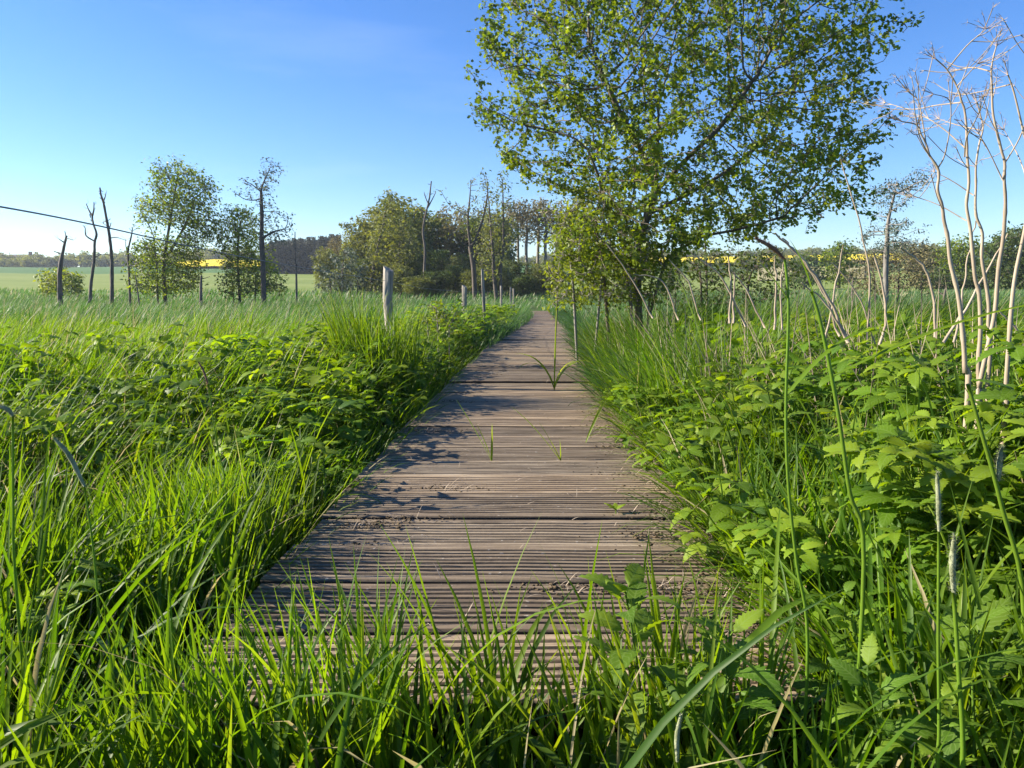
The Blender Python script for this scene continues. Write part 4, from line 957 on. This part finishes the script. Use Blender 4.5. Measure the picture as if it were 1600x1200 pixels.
# sparse tall trees in front of the copse
tree('sparse_alder', 'sparse tall alder with crooked dark boughs, left of the pair', 'tree', 56, [(715, 330), (738, 300), (745, 285), (760, 280), (765, 330), (758, 380), (740, 400), (720, 370)],
     [[(742, 462), (740, 420), (735, 385), (731, 345), (734, 310), (736, 280)], [(731, 340), (715, 328), (700, 318), (690, 300), (681, 296)], [(740, 385), (755, 340), (762, 300), (760, 275)], [(738, 385), (720, 378), (702, 366)]], 260, .016, .2, .4, 'leaf_far', .2, 5, .45, 12, depth=2, barkm='bark_dark', di=4, dk=.6, prob=.6, thr=.028)
tree('sparse_alder', 'tall alder with a bare spike top, middle of the group by the fence', 'tree', 54, [(765, 300), (785, 285), (800, 300), (810, 340), (800, 380), (780, 440), (745, 440), (740, 400), (762, 350)],
     [[(776, 462), (772, 430), (770, 390), (766, 345), (762, 300), (755, 270)], [(782, 462), (782, 420), (787, 380), (786, 320), (785, 285), (781, 272)], [(765, 330), (745, 330), (735, 340)]], 460, .016, .19, .4, 'leaf_far', .22, 9, .5, 13, depth=2, barkm='bark_dark', di=4, dk=.6, prob=.8, thr=.03)
tree('grey_hawthorn', 'silvery grey-green hawthorn at the left end of the copse', 'tree', 62, [(538, 378), (556, 395), (572, 420), (580, 455), (492, 458), (495, 430), (515, 400)], [[(535, 462), (535, 430), (537, 400)], [(520, 462), (515, 435)], [(555, 462), (560, 435)]], 520, .015, .12, .42, 'leaf_grey', .26, 14, .5, 14, barkm='bark_dark', thr=.04, twigs=False)
tree('wood_tree', 'leaning tree with a narrow wispy top above the copse', 'tree', 64, [[(592, 318), (605, 298), (632, 312), (625, 330), (615, 350), (600, 345)], [(560, 400), (580, 350), (620, 335), (650, 345), (652, 400), (640, 450), (560, 455)]],
     [[(578, 462), (582, 430), (590, 390), (600, 345), (606, 315)], [(620, 462), (622, 420), (625, 370)]], 900, .016, .2, .45, 'leaf_far', .28, 14, .6, 15, depth=3, barkm='bark_dark', di=4, dk=.65, thr=.04, twigs=False)

# right-hand trees
tree('windswept_tree', 'sparse grey windswept tree between the reeds at the right', 'tree', 36, [[(1352, 300), (1372, 285), (1385, 300), (1420, 262), (1445, 282), (1430, 300), (1405, 315), (1395, 345), (1372, 335)], [(1345, 360), (1370, 345), (1400, 340), (1425, 350), (1438, 372), (1425, 395), (1350, 395)]],
     [[(1386, 462), (1384, 420), (1386, 380), (1388, 345), (1396, 310), (1402, 285)], [(1398, 305), (1415, 295), (1432, 292)]], 520, .01, .13, .28, 'leaf_grey', .13, 11, .32, 16, depth=1.6, barkm='bark_grey', di=3, dk=.4, thr=.022, prob=.85)
tree('brown_bush', 'brownish budding bush under the windswept tree', 'shrub', 38, [(1335, 400), (1370, 390), (1430, 385), (1458, 410), (1465, 455), (1330, 458), (1325, 430)], [[(1370, 464), (1366, 430)], [(1400, 464), (1405, 425)], [(1435, 464), (1440, 430)]], 560, .01, .08, .28, 'leaf_bud', .15, 13, .35, 17, barkm='bark_dark', thr=.026)
tree('round_tree', 'round green tree behind the tall dry stalks', 'tree', 88, [(1465, 450), (1462, 405), (1475, 380), (1500, 370), (1522, 382), (1532, 410), (1530, 450)], [[(1496, 458), (1496, 430), (1497, 400)]], 900, .03, .35, .55, 'leaf', .42, 20, .8, 18, barkm='bark_dark', thr=.09, twigs=False)
tree('oak_tree', 'dark green spreading tree at the right edge of the view', 'tree', 80, [(1532, 450), (1535, 400), (1548, 375), (1585, 355), (1640, 352), (1690, 370), (1700, 450)], [[(1600, 458), (1598, 425), (1595, 390)], [(1660, 458), (1655, 400)]], 1300, .03, .35, .5, 'leaf_dark', .42, 20, .75, 19, barkm='bark_dark', thr=.09, twigs=False, depth=4)
tree('round_tree', 'small dome-shaped green tree right of the large tree', 'tree', 100, [(1282, 442), (1282, 398), (1298, 380), (1318, 377), (1334, 392), (1340, 415), (1335, 442)], [[(1310, 448), (1310, 420), (1310, 400)]], 620, .03, .3, .55, 'leaf', .42, 20, .75, 20, barkm='bark_dark', thr=.09, twigs=False)
tree('dark_hedge_tree', 'low dark tree left of the dome-shaped one', 'tree', 95, [(1225, 445), (1230, 412), (1252, 395), (1278, 402), (1288, 445)], [[(1256, 449), (1256, 425)]], 420, .03, .2, .5, 'leaf_dark', .4, 20, .7, 21, barkm='bark_dark', thr=.09, twigs=False)
tree('brown_tree', 'brown round-topped tree behind the windswept one', 'tree', 92, [(1415, 445), (1412, 400), (1432, 378), (1455, 385), (1466, 410), (1465, 445)], [[(1440, 449), (1440, 420)]], 420, .03, .25, .5, 'leaf_bud', .36, 20, .7, 22, barkm='bark_dark', thr=.08, twigs=False)
tree('bushy_hedge', 'dark hedge bush at the foot of the round tree', 'shrub', 84, [(1440, 448), (1445, 428), (1475, 424), (1510, 430), (1545, 426), (1560, 448)], [[(1470, 450), (1470, 438)], [(1510, 450), (1510, 438)], [(1540, 450), (1540, 438)]], 420, .03, .1, .4, 'leaf_dark', .36, 20, .6, 23, barkm='bark_dark', thr=.09, twigs=False)

# prototypes for the copse: a tree 10 units tall standing at the origin
def proto_tree(name, label, seed, wide, z0, leafmat, n_att, size, n_per, barkm, H=10., prob=1., thr=.07, lump=.8):
    r = np.random.default_rng(seed); t = thing(name, (0, 0, 0), label, 'tree', 'trees of the copse beyond the boardwalk')
    a = []
    while len(a) < n_att:
        q = r.uniform(-1, 1, 3)
        if q[0] ** 2 + q[1] ** 2 + q[2] ** 2 < 1: a.append(q)
    a = np.array(a); a *= (1 + lump * .25 * np.sin(a[:, :1] * 5 + a[:, 2:] * 4 + seed))
    zc = (z0 + H) / 2; a = a * [wide, wide, (H - z0) / 2] + [0, 0, zc]; a[:, 2] = np.minimum(a[:, 2], H)
    w1, w2 = r.normal(0, .25, 2)
    sd_ = [[np.array([0, 0, -.2]), np.array([w1 * .4, w2 * .4, H * .2]), np.array([w1, w2, H * .45]), np.array([w1 * .5, w2 * 1.4, H * .7])]]
    pos, par = grow(sd_, a, .5, 4.5, .75, (0, 0, .1), 60, r); rad, tip = radii(pos, par, .025, .2)
    tb, lb = Buf(), Buf(); limbs(tb, pos, par, rad, 5); leaves_on(lb, tb, pos, rad, thr, n_per, size, .7, r, OV, False, windy=False, prob=prob)
    mk('trunk', tb, M[barkm], t); mk('crown', lb, M[leafmat], t); return t
WHITE = [proto_tree('copse_tree', '', 31, 2.2, 3.0, 'leaf_bud', 700, .34, 15, 'bark_grey', prob=1.), proto_tree('copse_tree', '', 32, 2.6, 1.2, 'leaf_far', 1000, .42, 18, 'bark_dark'),
         proto_tree('copse_tree', '', 33, 2.3, .8, 'leaf_dark', 900, .42, 18, 'bark_dark'), proto_tree('copse_tree', '', 34, 1.5, 5.4, 'leaf_bud', 420, .32, 13, 'bark_grey', prob=.9)]
placed = [False] * 4
spots = []   # (px, ytop, d, kind, widen)
for px, yt, d, k, wdn in ((508, 396, 70, 1, 1.0), (524, 382, 78, 0, 1.1), (548, 372, 80, 0, 1.1), (566, 356, 76, 1, 1.), (584, 350, 82, 0, 1.1), (600, 338, 80, 1, 1.1), (626, 332, 74, 1, 1.2), (648, 340, 78, 2, 1.2), (676, 346, 82, 1, 1.1),
                        (700, 338, 84, 0, 1.3), (722, 344, 80, 0, 1.1), (742, 352, 78, 2, 1.0), (758, 344, 86, 0, 1.2), (776, 346, 76, 1, 1.0), (796, 334, 88, 3, 1.2), (812, 336, 90, 3, 1.1), (826, 330, 88, 3, 1.2), (840, 332, 92, 3, 1.2), (856, 330, 88, 3, 1.2),
                        (872, 334, 90, 3, 1.2), (890, 340, 86, 3, 1.1), (910, 350, 88, 0, 1.1), (640, 400, 66, 2, 1.2), (690, 398, 66, 2, 1.2), (716, 404, 64, 1, 1.2), (600, 405, 66, 2, 1.2), (570, 410, 66, 2, 1.2), (760, 405, 66, 1, 1.2), (800, 412, 68, 2, 1.3),
                        (836, 415, 68, 1, 1.3), (866, 412, 66, 1, 1.3), (745, 424, 60, 1, 1.5), (818, 434, 60, 2, 1.3), (850, 420, 62, 1, 1.4), (680, 428, 60, 2, 1.5), (625, 418, 60, 1, 1.3), (530, 425, 68, 1, 1.3), (655, 436, 58, 1, 1.4), (712, 420, 62, 2, 1.2), (782, 415, 63, 1, 1.1), (935, 400, 70, 2, 1.3), (980, 405, 72, 1, 1.3), (1050, 415, 76, 2, 1.3)):
    spots.append((px, yt, d, k, wdn))
KN = ['budding brown tree', 'mid-green leafy tree', 'dark green tree', 'slim bare-stemmed tree']
spots.sort()
for i_, (px, yt, d, k, wdn) in enumerate(spots):
    top = P(px, yt, d); g = terrain(top[0], d); hgt = (top[2] - g) / 10 * 1.16
    frac = sum(1 for s_ in spots if s_[0] < px and s_[3] == k)
    near_ = 'in the front row' if d < 70 else 'in the back row'
    ordn = ['first', 'second', 'third', 'fourth', 'fifth', 'sixth', 'seventh', 'eighth', 'ninth', 'tenth', 'eleventh', 'twelfth', 'thirteenth', 'fourteenth', 'fifteenth', 'sixteenth', 'seventeenth', 'eighteenth', 'nineteenth', 'twentieth'][frac]
    lab = f'{KN[k]} of the far copse, {ordn} such from the left'
    sc_ = (max(hgt, .34) * wdn * 1.02,) * 2 + (hgt,)
    if not placed[k]:
        o = WHITE[k]; placed[k] = True; o.location = np.array([top[0], d, g]) * S; o.scale = sc_; o.rotation_euler = (0, 0, px); o['label'] = lab
    else: dup(WHITE[k], (top[0], d, g), px * 1.7, sc_, lab)

# spruce plantation: a far dark block that reads as one mass
def spruce_proto(seed, H=8.):
    r = np.random.default_rng(seed); b = Buf(); tube(b, [[0, 0, -.3], [0, 0, H * .97]], [.13, .02], 4, tint=.9)
    n = 260; f = r.random(n) ** .8; z = H * (.04 + .96 * f); rad_ = (1 - f) * 1.25 + .12; a = r.uniform(0, 6.28, n); rr = rad_ * r.uniform(.4, 1, n)
    stamp(b, OV, np.column_stack([rr * np.cos(a) * .4, rr * np.sin(a) * .4, z]), a, r.normal(-.25, .15, n), r.normal(0, .5, n), rr * 1.0 + .3, tint=r.random(n))
    return b.arr()
sp = [spruce_proto(s_) for s_ in (1, 2)]; b = Buf()
for k in range(2):
    n = 150; px = rng.uniform(418, 535, n); d = rng.uniform(196, 240, n); x = (px - 800) / FPX * d
    stamp(b, sp[k], np.column_stack([x, d, terrain(x, d)]), rng.uniform(0, 6, n), 0, 0, rng.uniform(.95, 1.2, n) * np.interp(px, [418, 440, 480, 535], [.85, .95, 1.02, 1.12]), tadd=rng.normal(0, .1, n))
tag(mk('spruce_plantation', b, M['leaf_spruce']), 'dark block of spruces behind the bare pole', 'spruce wood', kind='stuff')
# skyline trees
def far_proto(seed):
    r = np.random.default_rng(seed); b = Buf(); n = 420; q = norm(r.normal(0, 1, (n, 3))) * r.uniform(.5, 1, (n, 1)); q *= (1 + .2 * np.sin(q[:, :1] * 4 + seed)); q = q * [3., 3., 2.6] + [0, 0, 2.6]
    tube(b, [[0, 0, -.5], [0, 0, 3]], [.3, .2], 4); stamp(b, OV, q, r.uniform(0, 6, n), r.normal(0, .6, n), r.normal(0, .8, n), r.uniform(.7, 1.3, n), tint=r.random(n)); return b.arr()
fp = [far_proto(s_) for s_ in range(3)]; b = Buf()
for k in range(3):
    n = 260; a = rng.uniform(-.85, .85, n); rr = rng.uniform(400, 470, n) * np.where(a < -.33, .88, 1); x = rr * np.sin(a); y = rr * np.cos(a)
    stamp(b, fp[k], np.column_stack([x, y, terrain(x, y)]), rng.uniform(0, 6, n), 0, 0, rng.uniform(.7, 1.35, n) * (1 + .25 * fnoise(a * 30, 0 * a)), tadd=rng.normal(0, .15, n))
n = 60
for px, d0, sc0, m_ in ((10, 300, 1.1, 10), (35, 290, .9, 12), (55, 290, .8, 8), (-20, 300, 1.2, 8)):
    x = (px + rng.normal(0, 10, m_) - 800) / FPX * d0; y = d0 + rng.normal(0, 6, m_)
    stamp(b, fp[m_ % 3], np.column_stack([x, y, terrain(x, y)]), rng.uniform(0, 6, m_), 0, 0, rng.uniform(.5, .9, m_) * sc0)
for px, sc0, m_ in ((1070, .6, 6), (1150, .75, 8), (1225, .8, 6), (1290, .6, 4), (1372, .7, 7), (1010, .6, 4), (1440, .9, 9), (300, .35, 3), (345, .45, 3)):
    x = (px + rng.normal(0, 16, m_) - 800) / FPX * 228; y = 228 + rng.normal(0, 8, m_)
    stamp(b, fp[m_ % 3], np.column_stack([x, y, terrain(x, y)]), rng.uniform(0, 6, m_), 0, 0, rng.uniform(.55, 1.0, m_) * sc0)
tag(mk('distant_woodland', b, M['leaf_far']), 'low line of woods along the skyline', 'woodland', kind='stuff')

# farmhouse roof among the skyline trees
def farmhouse(px, d):
    c = P(px, 440, d); g = terrain(c[0], d); t = thing('farmhouse', (c[0], d, g), 'long low grey-roofed farmhouse among trees at the far left', 'house')
    L, Wd, h, rh = 8., 4., 2.4, 3.0
    def box(b, x0, x1, y0, y1, z0, z1):
        V = [[x, y, z] for z in (z0, z1) for x, y in ((x0, y0), (x1, y0), (x1, y1), (x0, y1))]
        b.add(np.array(V) + [c[0], d, g], [[0, 3, 2, 1], [4, 5, 6, 7], [0, 1, 5, 4], [1, 2, 6, 5], [2, 3, 7, 6], [3, 0, 4, 7]])
    b = Buf(); box(b, -L, L, -Wd, Wd, -.5, h); mk('wall', b, M['render'], t, smooth=False)
    b = Buf(); V = np.array([[-L - .4, -Wd - .5, h], [L + .4, -Wd - .5, h], [L + .4, Wd + .5, h], [-L - .4, Wd + .5, h], [-L + 1.2, 0, h + rh], [L - 1.2, 0, h + rh]], float) + [c[0], d, g]
    b.add(V, [[0, 1, 5, 4], [2, 3, 4, 5], [0, 3, 2, 1]], [[1, 2, 5], [3, 0, 4]]); rf = mk('roof', b, M['slate'], t, smooth=False)
    b = Buf(); box(b, 2, 3, -.6, .6, h + rh - 1.5, h + rh + 1.2); o = mk('chimney', b, M['brick'], t, smooth=False); o.parent = rf
    for k in range(5):
        b = Buf(); box(b, -7 + k * 3.2, -5.8 + k * 3.2, -Wd - .05, -Wd + .1, 1.2, 2.6); mk('window', b, M['glass'], t, smooth=False)
M['render'] = bark('farm_render', (.45, .42, .38), (.6, .57, .52), scale=2, bump=.05); M['slate'] = bark('slate_roof', (.1, .09, .1), (.2, .17, .17), scale=3, bump=.1)
M['brick'] = bark('brick', (.2, .08, .05), (.3, .13, .08), scale=6, bump=.1); M['glass'] = bark('window_glass', (.02, .025, .03), (.05, .06, .07), scale=1, rough=.1, bump=0)
farmhouse(42, 345)
# thin grass seed-head veil of the meadow: fine dry panicles across the middle distance
b = Buf(); x, y = scatter(3.2, 6, 26); s = off(x, y); k = np.abs(s) > 1.1; x, y = x[k], y[k]; n = len(x)
put_grass(b, x, y, rng.uniform(.6, .95, n), rng.uniform(.004, .009, n), 5, 2, lean=(0, .5), bend=(.0, .7), tint=rng.uniform(.975, 1, n), spread=1.2)
x, y = scatter(60, .95, 6); s = off(x, y); k = (np.abs(s) > .84) | (y < 1.6); x, y = x[k], y[k]; n = len(x)
put_grass(b, x, y, rng.uniform(.25, .8, n), rng.uniform(.004, .010, n), 6, 3, lean=(.1, 1.3), bend=(.2, 1.3), tint=rng.uniform(.975, 1, n), spread=3)
tag(mk('dry_grass', b, M['grass']), 'scattered straw-coloured dead grass stems in the meadow', 'grass', kind='stuff')

# the evening air: far things pale towards blue
m, t, o = newmat('air'); v = t.nodes.new('ShaderNodeVolumePrincipled'); v.inputs['Color'].default_value = (.78, .88, 1, 1); v.inputs['Density'].default_value = .0005; v.inputs['Anisotropy'].default_value = .3
t.links.new(v.outputs[0], o.inputs['Volume'])
b = Buf(); x0, y0, z0, z1 = 3450, 3450, -2.5, 40
V = [[x, y, z] for z in (z0, z1) for x, y in ((-x0, -y0), (x0, -y0), (x0, y0), (-x0, y0))]
b.add(V, [[0, 3, 2, 1], [4, 5, 6, 7], [0, 1, 5, 4], [1, 2, 6, 5], [2, 3, 7, 6], [3, 0, 4, 7]])
tag(mk('haze', b, m, smooth=False), 'faint pale evening haze over the far fields', 'haze', kind='stuff')
